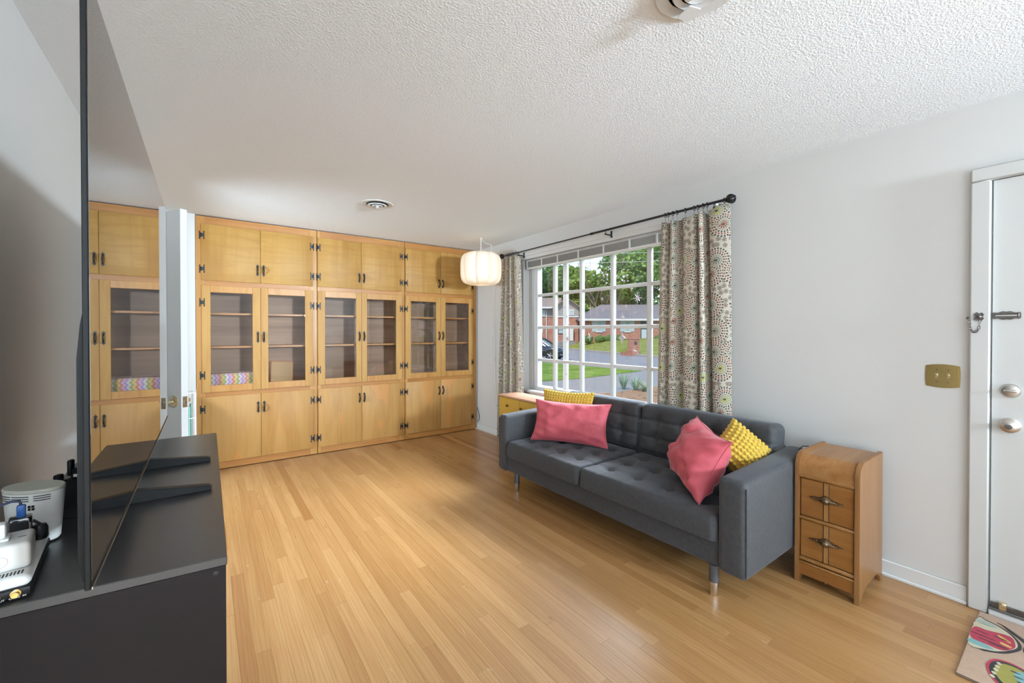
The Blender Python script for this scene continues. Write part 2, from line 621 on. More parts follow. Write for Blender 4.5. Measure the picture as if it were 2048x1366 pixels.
def curtain_mat():
    m = NT('suzani_print')
    uv = m.pos(coord='uv')
    cream = (0.66, 0.60, 0.50)
    dark = (0.085, 0.085, 0.075)
    green = (0.20, 0.23, 0.18)
    red = (0.30, 0.115, 0.085)
    lime = (0.42, 0.42, 0.12)

    def cell(scale, rand, off):
        v = m.n('ShaderNodeTexVoronoi', voronoi_dimensions='2D')
        v.inputs['Scale'].default_value = scale
        v.inputs['Randomness'].default_value = rand
        a = m.n('ShaderNodeVectorMath', operation='ADD')
        m.l(uv, a.inputs[0]); a.inputs[1].default_value = off
        m.l(a.outputs[0], v.inputs['Vector'])
        d = m.n('ShaderNodeVectorMath', operation='SUBTRACT')
        m.l(a.outputs[0], d.inputs[0]); m.l(v.outputs['Position'], d.inputs[1])
        sp = m.n('ShaderNodeSeparateXYZ')
        m.l(d.outputs[0], sp.inputs[0])
        ang = m.math('ARCTAN2', sp.outputs[1], sp.outputs[0])
        r = m.math('MULTIPLY', m.math('SQRT', m.math('ADD', m.math('POWER', sp.outputs[0], 2), m.math('POWER', sp.outputs[1], 2))), scale)
        return r, ang, v.outputs['Color']

    def band(r, lo, hi):
        return m.math('MULTIPLY', m.math('GREATER_THAN', r, lo), m.math('LESS_THAN', r, hi))

    def dash(ang, n, th=0.0, tw=None, r=None):
        a = m.math('MULTIPLY', ang, n)
        if tw:
            a = m.math('ADD', a, m.math('MULTIPLY', r, tw))
        return m.math('GREATER_THAN', m.math('SINE', a), th)

    r, ang, cc = cell(6.2, 0.75, (3.1, 7.7, 0))
    r2 = m.math('ADD', r, m.math('MULTIPLY', ang, 0.022))
    rr, ra, rc = cell(24.0, 0.6, (1.3, 2.2, 0))
    # leafy ground between the medallions
    base = m.mix(m.math('MULTIPLY', m.math('LESS_THAN', rr, 0.40), dash(ra, 7)), cream, dark)
    base = m.mix(m.math('LESS_THAN', rr, 0.11), base, red)
    c = m.mix(m.math('LESS_THAN', r2, 0.56), base, cream)
    c = m.mix(m.math('MULTIPLY', band(r2, 0.47, 0.55), dash(ang, 26, -0.1, 6, r)), c, dark)
    c = m.mix(m.math('MULTIPLY', band(r2, 0.37, 0.44), dash(ang, 22, 0.0, -8, r)), c, red)
    c = m.mix(m.math('MULTIPLY', band(r2, 0.27, 0.35), dash(ang, 18, 0.0, 9, r)), c, dark)
    c = m.mix(band(r2, 0.20, 0.225), c, green)
    sepc = m.n('ShaderNodeSeparateColor')
    m.l(cc, sepc.inputs[0])
    core = m.mix(m.math('GREATER_THAN', sepc.outputs[0], 0.5), green, lime)
    core = m.mix(m.math('GREATER_THAN', sepc.outputs[1], 0.72), core, red)
    c = m.mix(m.math('MULTIPLY', m.math('LESS_THAN', r2, 0.17), dash(ang, 11, -0.55)), c, core)
    c = m.mix(m.math('LESS_THAN', r2, 0.035), c, dark)
    n = m.noise(m.pos(), 500, 2)
    m.bump(n, 0.12, 0.001)
    m.set(c, 0.85, 0, 0.2)
    tl = m.n('ShaderNodeBsdfTranslucent')
    m.l(c, tl.inputs[0])
    mx = m.n('ShaderNodeMixShader')
    mx.inputs[0].default_value = 0.18
    m.l(m.b.outputs[0], mx.inputs[1]); m.l(tl.outputs[0], mx.inputs[2])
    m.l(mx.outputs[0], m.t.nodes['Material Output'].inputs['Surface'])
    return m.m


M['curtain'] = curtain_mat()

# ------------------------------------------------------------------ room shell
W = 3.02          # inner face of the window wall
YB = 4.955        # face of the wall that holds the bookcases
LW = -0.514       # inner face of the wall behind the television
H = 2.44
b = MB()
b.box((W, 3.92, 0), (3.235, 5.42, H)); b.box((W, 0.275, 0), (3.235, 1.53, H))
b.box((W, 1.53, 0), (3.235, 3.92, 0.655)); b.box((W, 1.53, 2.17), (3.235, 3.92, H))
b.box((W, -0.66, 2.055), (3.235, 0.275, H)); b.box((W, -4.1, 0), (3.235, -0.66, H))
struct('wall_right', b, M['wall'])
b = MB()
b.box((-0.62, YB, 0), (-0.076, 5.42, H)); b.box((3.0, YB + 0.02, 0), (3.02, 5.42, H)); b.box((-0.076, 5.33, 0), (3.0, 5.42, H))
struct('wall_back', b, M['wall'])
b = MB()
b.box((-0.62, 0.4, 0), (LW, 3.625, H)); b.box((-0.62, 4.435, 0), (LW, YB, H)); b.box((-0.62, 3.625, 2.05), (LW, 4.435, H))
struct('wall_left', b, M['wall'])
b = MB()
b.box((-1.75, 3.2, 0), (-1.65, 5.0, H)); b.box((-1.65, 3.2, 0), (-0.62, 3.3, H)); b.box((-1.65, 4.9, 0), (-0.62, 5.0, H))
struct('wall_hall', b, M['wall'])
b = MB()
b.box((-3.75, 0.4, 0), (-0.62, 0.5, H))
struct('wall_divider', b, M['wall'])
b = MB()
b.box((-3.75, -4.1, 0), (-3.65, 0.4, H))
struct('wall_side', b, M['wall'])
b = MB()
b.box((-3.75, -4.2, 0), (3.235, -4.1, H))
struct('wall_rear', b, M['wall'])
b = MB()
b.box((-3.75, -4.2, H), (3.6, 5.42, H + 0.12))
struct('ceiling', b, M['ceiling'])

fl = bpy.data.objects.new('floor', None)
COL.objects.link(fl)
fl['kind'] = 'structure'
fl['label'] = 'honey oak strip floor running towards the built-in bookcases'
b = MB(); b.box((-3.75, -4.2, -0.06), (3.02, 5.42, -0.013))
obj('subfloor', b, M['subfloor'], fl)
PW = 0.0572
mb = MB(); mb.box((-PW / 2 + 0.0001, -0.5, -0.012), (PW / 2 - 0.0001, 0.5, 0.0), 0.0005)
pm = bpy.data.meshes.new('plank'); mb.bm.to_mesh(pm); mb.bm.free(); pm.materials.append(M['plank'])
rng = random.Random(3)
vis, rest = [], []
fwd = Vector((math.sin(YAW), math.cos(YAW))); rgt = Vector((math.cos(YAW), -math.sin(YAW)))
x = 3.02 - PW / 2
while x > -3.7:
    y = -4.2 + rng.uniform(-0.9, 0)
    top = YB if x > LW else 0.4
    while y < top:
        L = rng.choice((0.5, 0.75, 1.0, 1.3, 1.6, 1.9, 2.2)) * rng.uniform(0.85, 1.15)
        y0, y1 = max(y, -4.2), min(y + L, top)
        y += L
        if y1 - y0 < 0.05:
            continue
        if x > -0.55 and y1 > 0.1:
            c = Vector((x, (max(y0, 0.1) + y1) / 2))
            d, l = c.dot(fwd), c.dot(rgt)
            ok = d > 0.6 and abs(l / d) < 1.3
            hid = (x < 0.03 and y1 < 2.3)
            vis.append(((y1 - y0) / (max(d, 0.5) ** 3) if ok and not hid else 0.0, x, y0, y1))
        else:
            rest.append((x, y0, y1))
    x -= PW
vis.sort(reverse=True)
for sc, px, y0, y1 in vis[:298]:
    o = bpy.data.objects.new('plank', pm)
    COL.objects.link(o)
    o.parent = fl
    o.location = (px, (y0 + y1) / 2, 0)
    o.scale = (1, y1 - y0 - 0.0003, 1)
b = MB()
for px, y0, y1 in [v[1:] for v in vis[298:]] + rest:
    h = PW / 2 - 0.0002
    b.box((px - h, y0 + 0.0003, -0.012), (px + h, y1 - 0.0003, 0.0))
obj('plank_rows', b, M['planks'], fl, smooth=0, kind='stuff', recalc=False)

b = MB()
b.box((3.006, 0.345, 0.0), (W, YB, 0.085), 0.004); b.box((2.994, 0.345, 0.0), (3.006, YB, 0.018), 0.004)
struct('baseboard_right', b, M['white'])
b = MB()
b.box((LW, 0.5, 0.0), (LW + 0.014, 3.55, 0.085), 0.004)
struct('baseboard_left', b, M['white'])
# window head board
b = MB()
b.box((2.998, 1.60, 2.168), (W, 3.99, 2.272), 0.003); b.box((2.992, 1.60, 2.205), (2.998, 3.99, 2.24), 0.002)
struct('trim_1', b, M['white'])
b = MB()
b.box((2.984, 0.278, 0.0), (W, 0.343, 2.052), 0.005); b.box((2.984, -0.73, 2.052), (W, 0.343, 2.117), 0.005)
b.box((2.984, -0.73, 0.0), (W, -0.665, 2.052), 0.005)
struct('trim_2', b, M['door_paint'])

# ------------------------------------------------------------------ picture window
X0, X1 = 3.105, 3.150
win = bpy.data.objects.new('window_1', None); COL.objects.link(win)
win['kind'] = 'structure'; win['label'] = 'white many-paned picture window behind the grey sofa'
win.location = (3.1, 2.725, 0.655)
b = MB()
b.box((X0, 3.765, 0.69), (X1 + 0.03, 3.92, 2.17), 0.006); b.box((X0, 1.53, 0.69), (X1 + 0.03, 1.69, 2.17), 0.006)
b.box((X0, 1.69, 2.075), (X1 + 0.03, 3.765, 2.17), 0.006); b.box((X0, 1.53, 0.655), (X1 + 0.03, 3.92, 0.70), 0.006)
for y in (3.805, 3.845):
    b.box((X0 - 0.006, y, 0.70), (X0, y + 0.012, 2.075), 0.002)
obj('window_frame', b, M['white'], win)
b = MB(); b.box((2.985, 1.50, 0.640), (X0, 3.95, 0.662), 0.004)
obj('window_sill', b, M['white'], win)
vy = [3.485, 3.075, 2.667, 2.258, 1.85]
hz = [1.752, 1.382, 1.010]
for y in vy:
    b = MB(); b.box((X0 + 0.004, y - 0.021, 0.70), (X1, y + 0.021, 2.075), 0.008, 2)
    obj('muntin', b, M['white'], win)
for z in hz:
    b = MB(); b.box((X0 + 0.006, 1.69, z - 0.016), (X1 - 0.002, 3.765, z + 0.016), 0.007, 2)
    obj('muntin', b, M['white'], win)
ye = [3.765] + vy + [1.69]
ze = [2.075] + hz + [0.70]
for i in range(6):
    for j in range(4):
        b = MB(); b.box((X1 - 0.016, ye[i + 1] - 0.004, ze[j + 1] - 0.004), (X1 - 0.012, ye[i] + 0.004, ze[j] + 0.004))
        obj('pane', b, M['winpane'], win, smooth=0)
for y in (3.395, 2.155):
    b = MB(); b.box((3.185, y - 0.029, 0.70), (3.225, y + 0.029, 2.12), 0.005)
    obj('mullion', b, M['white'], win)
b = MB(); b.box((3.18, 1.60, 2.09), (3.225, 3.86, 2.16), 0.004); b.box((3.18, 1.60, 0.655), (3.225, 3.86, 0.70), 0.004)
obj('outer_frame', b, M['white'], win)

# venetian blind, pulled all the way up
t = thing('venetian_blind', 'grey slatted blind pulled up under the window head', 'blind', (3.055, 2.725, 2.06))
b = MB(); b.box((3.03, 1.56, 2.140), (3.082, 3.905, 2.167), 0.003)
obj('headrail', b, M['blind'], t)
for k in range(9):
    b = MB(); z = 2.080 + k * 0.0066
    b.box((3.031, 1.565, z), (3.081, 3.90, z + 0.0035), 0.0012)
    obj('slat', b, M['blind'], t)
b = MB(); b.box((3.029, 1.565, 2.058), (3.083, 3.90, 2.076), 0.003)
obj('bottom_rail', b, M['white2'], t)
for y in (3.86, 3.60, 3.34, 3.03, 2.70, 2.40, 2.12, 1.80):
    b = MB(); b.box((3.026, y - 0.009, 2.058), (3.031, y + 0.009, 2.15), 0.001)
    obj('ladder_tape', b, M['cord'], t)

# ------------------------------------------------------------------ curtains and rod
t = thing('curtain_rod', 'thin black curtain rod with ball finials above the window', 'curtain rod', (2.925, 2.85, 2.2))
b = MB(); b.tube([(2.925, 4.19, 2.249), (2.925, 2.72, 2.251)], 0.0065, 10); b.tube([(2.925, 2.74, 2.251), (2.925, 1.50, 2.253)], 0.0095, 10)
b.lathe([(0.0115, 0), (0.0115, 0.03)], (2.925, 2.735, 2.251), (0, 1, 0), 12)
obj('pole', b, M['iron'], t)
for y, s in ((4.20, 1), (1.49, -1)):
    b = MB()
    b.lathe([(0.008, 0), (0.014, 0.004), (0.014, 0.01), (0.008, 0.016), (0.010, 0.02)], (2.925, y - s * 0.012, 2.25), (0, s, 0), 14)
    prof = [(max(0.0288 * math.sin(PI * k / 10), 0.001), 0.03 - 0.0288 * math.cos(PI * k / 10)) for k in range(11)]
    b.lathe(prof, (2.925, y, 2.25), (0, s, 0), 14)
    for a in range(6):
        an = a * PI / 3
        b.tube([(2.925 + 0.031 * math.sin(q) * math.cos(an), y + s * (0.03 - 0.031 * math.cos(q)), 2.25 + 0.031 * math.sin(q) * math.sin(an)) for q in [PI * (0.08 + 0.84 * i / 8) for i in range(9)]], 0.003, 5)
    obj('finial', b, M['iron'], t)
for y in (3.87, 2.57, 1.57):
    b = MB(); b.box((2.9, y - 0.006, 2.206), (2.998, y + 0.006, 2.216), 0.002); b.tube([(2.925, y, 2.212), (2.91, y, 2.225), (2.914, y, 2.244)], 0.004, 6)
    b.box((2.984, y - 0.008, 2.19), (2.998, y + 0.008, 2.25), 0.002)
    obj('bracket', b, M['iron'], t)


def curtain(label, prof_top, prof_bot, z_top, z_bot, dropf, cloth, rings):
    """prof: list of (x, y) control points of the pleats at the top and at the hem, seen from above"""
    import mathutils
    n = len(prof_top)

    def smooth(P, m=10):
        out = []
        for i in range(len(P) - 1):
            p0 = Vector(P[max(i - 1, 0)]); p1 = Vector(P[i]); p2 = Vector(P[i + 1]); p3 = Vector(P[min(i + 2, len(P) - 1)])
            for k in range(m):
                q = k / m
                out.append(0.5 * ((2 * p1) + (-p0 + p2) * q + (2 * p0 - 5 * p1 + 4 * p2 - p3) * q * q + (-p0 + 3 * p1 - 3 * p2 + p3) * q ** 3))
        out.append(Vector(P[-1]))
        return out
    A = smooth(prof_top); B = smooth(prof_bot)
    u = [0.0]
    for i in range(1, len(B)):
        u.append(u[-1] + (B[i] - B[i - 1]).length)
    k = cloth / u[-1]
    u = [x * k for x in u]
    bm = bmesh.new()
    uvl = bm.loops.layers.uv.new('UVMap')
    R = 34
    rows = []
    for r in range(R + 1):
        q = r / R
        qq = q ** 0.75
        row = []
        for i in range(len(A)):
            f = i / (len(A) - 1)
            zt = z_top - dropf(f)
            z = zt + (z_bot - zt) * q
            p = A[i].lerp(B[i], qq)
            wv = 0.006 * q * math.sin(f * 21 + q * 4)
            row.append((bm.verts.new((p.x + wv, p.y, z)), (u[i], z)))
        rows.append(row)
    for r in range(R):
        for i in range(len(A) - 1):
            q = [rows[r][i], rows[r][i + 1], rows[r + 1][i + 1], rows[r + 1][i]]
            f = bm.faces.new([a[0] for a in q])
            f.smooth = True
            for lp, a in zip(f.loops, q):
                lp[uvl].uv = a[1]
    t = thing('curtain', label, 'curtain', (2.93, (prof_top[0][1] + prof_top[-1][1]) / 2, z_bot), 'printed curtains at the picture window')
    o = obj('panel', bm, M['curtain'], t, smooth=180)
    sm = o.modifiers.new('thickness', 'SOLIDIFY'); sm.thickness = 0.003
    for y in rings:
        b = MB()
        b.tube([(2.925 + 0.0165 * math.cos(a), y, 2.249 + 0.0165 * math.sin(a)) for a in [2 * PI * k / 14 for k in range(14)]], 0.0026, 6, closed=True)
        b.tube([(2.925, y, 2.232), (2.92, y - 0.003, 2.215), (2.925, y - 0.004, 2.195)], 0.0012, 5)
        obj('ring', b, M['iron'], t)
    return t


rt = [(2.925, 2.0), (2.905, 1.965), (2.955, 1.945), (2.965, 1.93), (2.90, 1.905), (2.90, 1.875), (2.955, 1.855), (2.96, 1.84), (2.905, 1.80), (2.90, 1.755), (2.905, 1.72), (2.965, 1.705), (2.965, 1.69), (2.89, 1.675), (2.90, 1.655), (2.965, 1.645), (2.96, 1.63), (2.905, 1.60), (2.90, 1.53), (2.915, 1.46)]
rb = [(2.92, 2.045), (2.885, 1.99), (2.94, 1.965), (2.955, 1.945), (2.885, 1.92), (2.885, 1.87), (2.95, 1.845), (2.965, 1.815), (2.895, 1.785), (2.88, 1.73), (2.89, 1.695), (2.965, 1.68), (2.965, 1.66), (2.885, 1.645), (2.885, 1.60), (2.965, 1.585), (2.965, 1.565), (2.885, 1.545), (2.88, 1.49), (2.91, 1.43)]
curtain('cream suzani-print curtain hanging behind the end of the sofa with the mustard bobble cushion', rt, rb, 2.205, 0.03,
        lambda f: -0.0 + 0.02 * abs(math.sin(f * 17)) if f < 0.93 else -0.012, 1.25, (1.97, 1.945, 1.905, 1.87, 1.80, 1.73, 1.70, 1.66, 1.63, 1.505))
lt = [(2.925, 4.186), (2.90, 4.165), (2.955, 4.15), (2.96, 4.135), (2.90, 4.11), (2.90, 4.09), (2.96, 4.07), (2.96, 4.055), (2.90, 4.03), (2.895, 4.01), (2.955, 3.995), (2.96, 3.98), (2.905, 3.955), (2.90, 3.91), (2.94, 3.875)]
lb = [(2.92, 4.31), (2.885, 4.27), (2.95, 4.235), (2.96, 4.20), (2.885, 4.17), (2.885, 4.12), (2.955, 4.09), (2.96, 4.06), (2.89, 4.03), (2.885, 3.985), (2.955, 3.955), (2.96, 3.93), (2.90, 3.90), (2.89, 3.83), (2.94, 3.78)]
curtain('cream suzani-print curtain between the white pendant lamp and the window, above the yellow cabinet', lt, lb, 2.222, 0.03,
        lambda f: 0.012 * abs(math.sin(f * 14)), 1.1, (4.17, 4.13, 4.10, 4.08, 4.05, 4.02, 3.98, 3.93))

# ------------------------------------------------------------------ built-in bookcases
YF = 4.95         # face frame
YD = 4.934        # door faces
Z = dict(low=(0.075, 0.712), mid=(0.753, 1.777), top=(1.823, 2.357))


def handle(x, z, parent):
    b = MB()
    for s in (1, -1):
        poly = [(0, 0.062), (0.005, 0.052), (0.015, 0.043), (0.006, 0.033), (0.006, 0.026), (-0.006, 0.026), (-0.006, 0.033), (-0.015, 0.043), (-0.005, 0.052)]
        b.prism([(a, s * c) for a, c in poly], (x, YD, z), (1, 0, 0), (0, 0, 1), (0, -0.003, 0))
        b.ball((x, YD - 0.004, z + s * 0.042), (0.004, 0.003, 0.004), 8, 5)
    pts = [(x, YD - 0.003 - 0.026 * math.sin(PI * k / 10) ** 0.7, z + 0.034 * math.cos(PI * k / 10)) for k in range(11)]
    b.tube(pts, [0.0045 + 0.0028 * math.sin(PI * k / 10) for k in range(11)], 8)
    obj('handle', b, M['iron'], parent)


def hinge(x, z, side, parent):
    """side: which way the frame leaf lies"""
    b = MB()
    for dx, y in ((side * 0.012, YF), (-side * 0.021, YD)):
        xx = x + dx
        b.box((xx - 0.004, y - 0.004, z - 0.030), (xx + 0.004, y, z + 0.030), 0.0012)
        for s in (1, -1):
            b.ball((xx, y - 0.002, z + s * 0.033), (0.0052, 0.003, 0.007), 8, 5)
    b.box((x - 0.024, YD - 0.003, z - 0.017), (x + 0.002, YD, z + 0.017), 0.001) if side > 0 else b.box((x - 0.002, YD - 0.003, z - 0.017), (x + 0.024, YD, z + 0.017), 0.001)
    b.box((min(x, x + side * 0.014), YF - 0.003, z - 0.017), (max(x, x + side * 0.014), YF, z + 0.017), 0.001)
    b.tube([(x + side * 0.002, YD - 0.004, z - 0.019), (x + side * 0.002, YD - 0.004, z + 0.019)], 0.005, 8)
    obj('hinge', b, M['iron'], parent)


def solid_door(root, xa, xb, zz, mat, hx, side, hz_, hs, hh):
    b = MB(); b.box((xa, YD, zz[0]), (xb, YF, zz[1]), 0.003, 2)
    d = obj('door', b, mat, root)
    handle(hx, hh, d)
    for z in hz_:
        hinge(hs, z, side, d)


def glass_door(root, xa, xb, ga, gb, hx, side, hs):
    z0, z1 = Z['mid']
    b = MB(); b.box((xa, YD, z0), (ga, YF, z1), 0.002); b.box((gb, YD, z0), (xb, YF, z1), 0.002)
    d = obj('door', b, M['maple_rail'], root)
    b = MB(); b.box((ga, YD + 0.0005, 1.711), (gb, YF, z1), 0.002)
    obj('top_rail', b, M['frame'], d)
    b = MB(); b.box((ga, YD + 0.0005, z0), (gb, YF, 0.819), 0.002)
    obj('bottom_rail', b, M['frame'], d)
    b = MB(); b.box((ga - 0.004, 4.9415, 0.815), (gb + 0.004, 4.9445, 1.715))
    obj('pane', b, M['pane'], d, smooth=0)
    handle(hx, 1.28, d)
    for z in (1.612, 0.92):
        hinge(hs, z, side, d)


def bookcase(label, xa, xb, L, R, GL, GR):
    t = thing('bookcase', label, 'bookcase', ((xa + xb) / 2, 5.1, 0), 'built-in bookcases')
    mid = (L[1] + R[0]) / 2
    b = MB(); b.box((xa, YF, 0.006), (L[0] + 0.03, YF + 0.02, 2.43), 0.0015)
    obj('stile', b, M['frame'], t)
    b = MB(); b.box((R[1] - 0.03, YF, 0.006), (xb, YF + 0.02, 2.43), 0.0015)
    obj('stile', b, M['frame'], t)
    for z0, z1 in ((0.006, 0.10), (0.69, 0.775), (1.755, 1.845), (2.335, 2.43)):
        b = MB(); b.box((L[0] + 0.03, YF, z0), (R[1] - 0.03, YF + 0.02, z1), 0.001)
        obj('rail', b, M['frame_h'], t)
    b = MB()
    b.box((xa, YF + 0.02, 0.006), (xa + 0.018, 5.30, 2.43)); b.box((xb - 0.018, YF + 0.02, 0.006), (xb, 5.30, 2.43))
    b.box((xa + 0.018, 5.29, 0.006), (xb - 0.018, 5.30, 2.43))
    b.box((xa + 0.018, YF + 0.02, 0.725), (xb - 0.018, 5.29, 0.745)); b.box((xa + 0.018, YF + 0.02, 1.79), (xb - 0.018, 5.29, 1.81))
    b.box((xa + 0.018, YF + 0.02, 0.03), (xb - 0.018, 5.29, 0.05)); b.box((xa + 0.018, YF + 0.02, 2.41), (xb - 0.018, 5.29, 2.43))
    obj('carcass', b, M['inside'], t)
    for z in (1.172, 1.500):
        b = MB(); b.box((xa + 0.019, 5.01, z), (xb - 0.019, 5.288, z + 0.02), 0.002)
        obj('shelf', b, M['frame_h'], t)
    for (a, c), hx, side, hs in ((L, L[1] - 0.025, -1, L[0]), (R, R[0] + 0.025, 1, R[1])):
        solid_door(t, a, c, Z['low'], M['maple_low'], hx, side, (0.595, 0.18), hs, 0.575)
        solid_door(t, a, c, Z['top'], M['maple'], hx, side, (2.248, 1.93), hs, 1.95)
    glass_door(t, L[0], L[1], GL[0], GL[1], L[1] - 0.025, -1, L[0])
    glass_door(t, R[0], R[1], GR[0], GR[1], R[0] + 0.025, 1, R[1])
    return t


bookcase('maple built-in bookcase nearest the open white door, holding a zigzag fabric bin', -0.073, 0.980, (-0.030, 0.451), (0.4535, 0.937), (0.040, 0.382), (0.518, 0.861))
bookcase('maple built-in bookcase in the middle of the three', 0.985, 1.974, (0.989, 1.452), (1.4545, 1.935), (1.060, 1.392), (1.515, 1.862))
corner_case = bookcase('maple built-in bookcase in the corner beside the pendant lamp', 1.979, 2.996, (1.983, 2.456), (2.4585, 2.938), (2.05, 2.392), (2.525, 2.872))


def zigzag_mat():
    m = NT('zigzag_textile')
    p = m.n('ShaderNodeSeparateXYZ')
    m.l(m.pos(), p.inputs[0])
    tri = m.math('PINGPONG', m.math('MULTIPLY', p.outputs[2], 1.0), 0.022)
    f = m.math('FRACT', m.math('MULTIPLY', m.math('ADD', p.outputs[0], m.math('MULTIPLY', tri, 0.9)), 9.0))
    c = m.ramp(f, [(0.0, (0.55, 0.20, 0.17)), (0.18, (0.62, 0.46, 0.15)), (0.36, (0.30, 0.36, 0.16)), (0.54, (0.62, 0.52, 0.50)), (0.7, (0.36, 0.26, 0.48)), (0.86, (0.58, 0.40, 0.52))], 'CONSTANT')
    return m.set(c, 0.9, 0, 0.2)


t = thing('fabric_bin', 'zigzag striped fabric bin on the bottom shelf behind cabinet glass', 'storage bin', (0.22, 5.14, 0.745))
b = MB(); b.box((0.0, 5.05, 0.745), (0.43, 5.24, 0.915), 0.012, 2)
o = obj('body', b, zigzag_mat(), t)
b = MB(); b.tube([(0.0, 5.05, 0.915), (0.43, 5.05, 0.915), (0.43, 5.24, 0.915), (0.0, 5.24, 0.915)], 0.006, 6, closed=True)
obj('rim', b, plain('bin_rim', (0.45, 0.30, 0.25), 0.9), t)
t = thing('picture_board', 'tan board with orange edge leaning inside the first bookcase', 'board', (0.67, 5.2, 0.745))
Mx = Matrix.Translation((0.66, 5.16, 0.745)) @ Matrix.Rotation(-0.22, 4, 'X') @ Matrix.Rotation(0.05, 4, 'Y')
b = MB(); b.box((-0.10, 0, 0.0), (0.11, 0.008, 0.27), 0.002, M=Mx)
obj('panel', b, plain('tan_board', (0.40, 0.23, 0.09), 0.6), t)
b = MB(); b.tube([Mx @ Vector(p) for p in ((-0.10, 0.0, 0.0), (0.11, 0.0, 0.0), (0.11, 0.0, 0.27), (-0.10, 0.0, 0.27))], 0.006, 6, closed=True)
obj('edging', b, plain('orange_edge', (0.55, 0.17, 0.05), 0.6), t)

# ------------------------------------------------------------------ sofa
def edge(e, L, r, p=3.0):
    d = min(e, L - e)
    if d >= r:
        return 1.0
    return max(0.0, 1 - ((r - d) / r) ** p) ** (1 / p)


def samples(L, r, n):
    """positions along a length, denser near both rims"""
    out = [r * (1 - math.cos(PI / 2 * k / 6)) for k in range(7)]
    m = [r + (L - 2 * r) * k / n for k in range(1, n)]
    return out + m + [L - x for x in reversed(out)]


def tufted(o, u, v, n, L, Wd, T, dim, ru=0.05, rv=0.05, depth=0.022, sag=0.0, crease=0.006, crown=0.014):
    """upholstered cushion: rectangle L x Wd in the plane of unit vectors u, v, thickness T along n, buttons at dim"""
    o = Vector(o); u = Vector(u); v = Vector(v); n = Vector(n)
    us = samples(L, ru, 44); vs = samples(Wd, rv, 34)
    rows = []
    gx = sorted({round(a, 3) for a, c in dim}); gy = sorted({round(c, 3) for a, c in dim})
    for b_ in vs:
        row = []
        for a in us:
            e = edge(a, L, ru) * edge(b_, Wd, rv)
            h = T * e + crown * math.sin(PI * min(max(a / L, 0), 1)) * math.sin(PI * min(max(b_ / Wd, 0), 1))
            dd = 0.0
            for x, y in dim:
                d2 = (a - x) ** 2 + (b_ - y) ** 2
                dd = max(dd, depth * math.exp(-d2 / 0.0016))
            cr = 0.0
            for x in gx:
                cr = max(cr, crease * math.exp(-((a - x) / 0.012) ** 2))
            for y in gy:
                cr = max(cr, crease * math.exp(-((b_ - y) / 0.012) ** 2))
            h -= (dd + cr) * (1 if e > 0.6 else e)
            aa, bb, rc = a, b_, 0.045
            ca = rc if a < rc else (L - rc if a > L - rc else None)
            cb = rc if b_ < rc else (Wd - rc if b_ > Wd - rc else None)
            if ca is not None and cb is not None:
                dx, dy = a - ca, b_ - cb
                m_ = math.hypot(dx, dy)
                if m_ > 1e-9:
                    k_ = max(abs(dx), abs(dy)) / m_
                    aa, bb = ca + dx * k_, cb + dy * k_
            row.append(o + u * aa + v * bb + n * h)
        rows.append(row)
    b = MB()
    V = b.grid(rows)
    b.cap(list(V[0]) + [r[-1] for r in V[1:]] + list(reversed(V[-1][:-1])) + [r[0] for r in reversed(V[1:-1])])
    return b


t = thing('sofa', 'charcoal grey button-tufted sofa with chrome-tipped legs under the window', 'sofa', (2.45, 1.98, 0))
XF = 2.045
b = MB()
b.box((2.07, 1.075, 0.150), (2.80, 2.915, 0.292), 0.018, 3)
obj('base', b, M['sofa'], t)
for y0, y1, zf in ((0.942, 1.084, 0.622), (2.904, 3.012, 0.622)):
    b = MB()
    vs = b.box((XF, y0, 0.148), (2.868, y1, zf), 0.032, 4)
    for v in vs:
        if v.co.z > 0.4:
            v.co.z += 0.030 * (v.co.x - XF) / 0.82
            v.co.x += 0.0
    a = obj('arm', b, M['sofa'], t)
    b = MB()
    b.tube([(XF + 0.012, y0 + 0.004 if y0 < 2 else y1 - 0.004, 0.17), (XF + 0.010, y0 + 0.004 if y0 < 2 else y1 - 0.004, zf - 0.03)], 0.0035, 6)
    obj('seam', b, M['sofa'], a)
b = MB(); b.box((2.72, 1.075, 0.150), (2.868, 2.915, 0.655), 0.03, 3)
obj('back_frame', b, M['sofa'], t)


def grid_dim(L, Wd, nx, ny, mx, my):
    return [(mx + (L - 2 * mx) * i / (nx - 1), my + (Wd - 2 * my) * j / (ny - 1)) for i in range(nx) for j in range(ny)]


SY = 2.046
for y0, y1 in ((1.086, SY - 0.001), (SY + 0.001, 2.903)):
    L = y1 - y0
    b = tufted((2.036, y0, 0.288), (0, 1, 0), (1, 0, 0), (0, 0, 1), L, 0.70, 0.122, grid_dim(L, 0.70, 4, 3, 0.15, 0.17), 0.035, 0.045, depth=0.026)
    o = obj('seat_cushion', b, M['sofa'], t)
    b = MB()
    b.tube([(2.040, y0 + 0.03, 0.302), (2.040, y1 - 0.03, 0.302)], 0.004, 6)
    obj('piping', b, M['sofa'], o)
BA = math.radians(8)
bu, bv, bn = Vector((0, 1, 0)), Vector((math.sin(BA), 0, math.cos(BA))), Vector((-math.cos(BA), 0, math.sin(BA)))
for y0, y1 in ((1.090, SY + 0.010), (SY + 0.012, 2.900)):
    L = y1 - y0
    b = tufted((2.805, y0, 0.400), bu, bv, bn, L, 0.375, 0.125, grid_dim(L, 0.375, 4, 2, 0.16, 0.125), 0.045, 0.05, depth=0.028, crease=0.008)
    obj('back_cushion', b, M['sofa'], t)
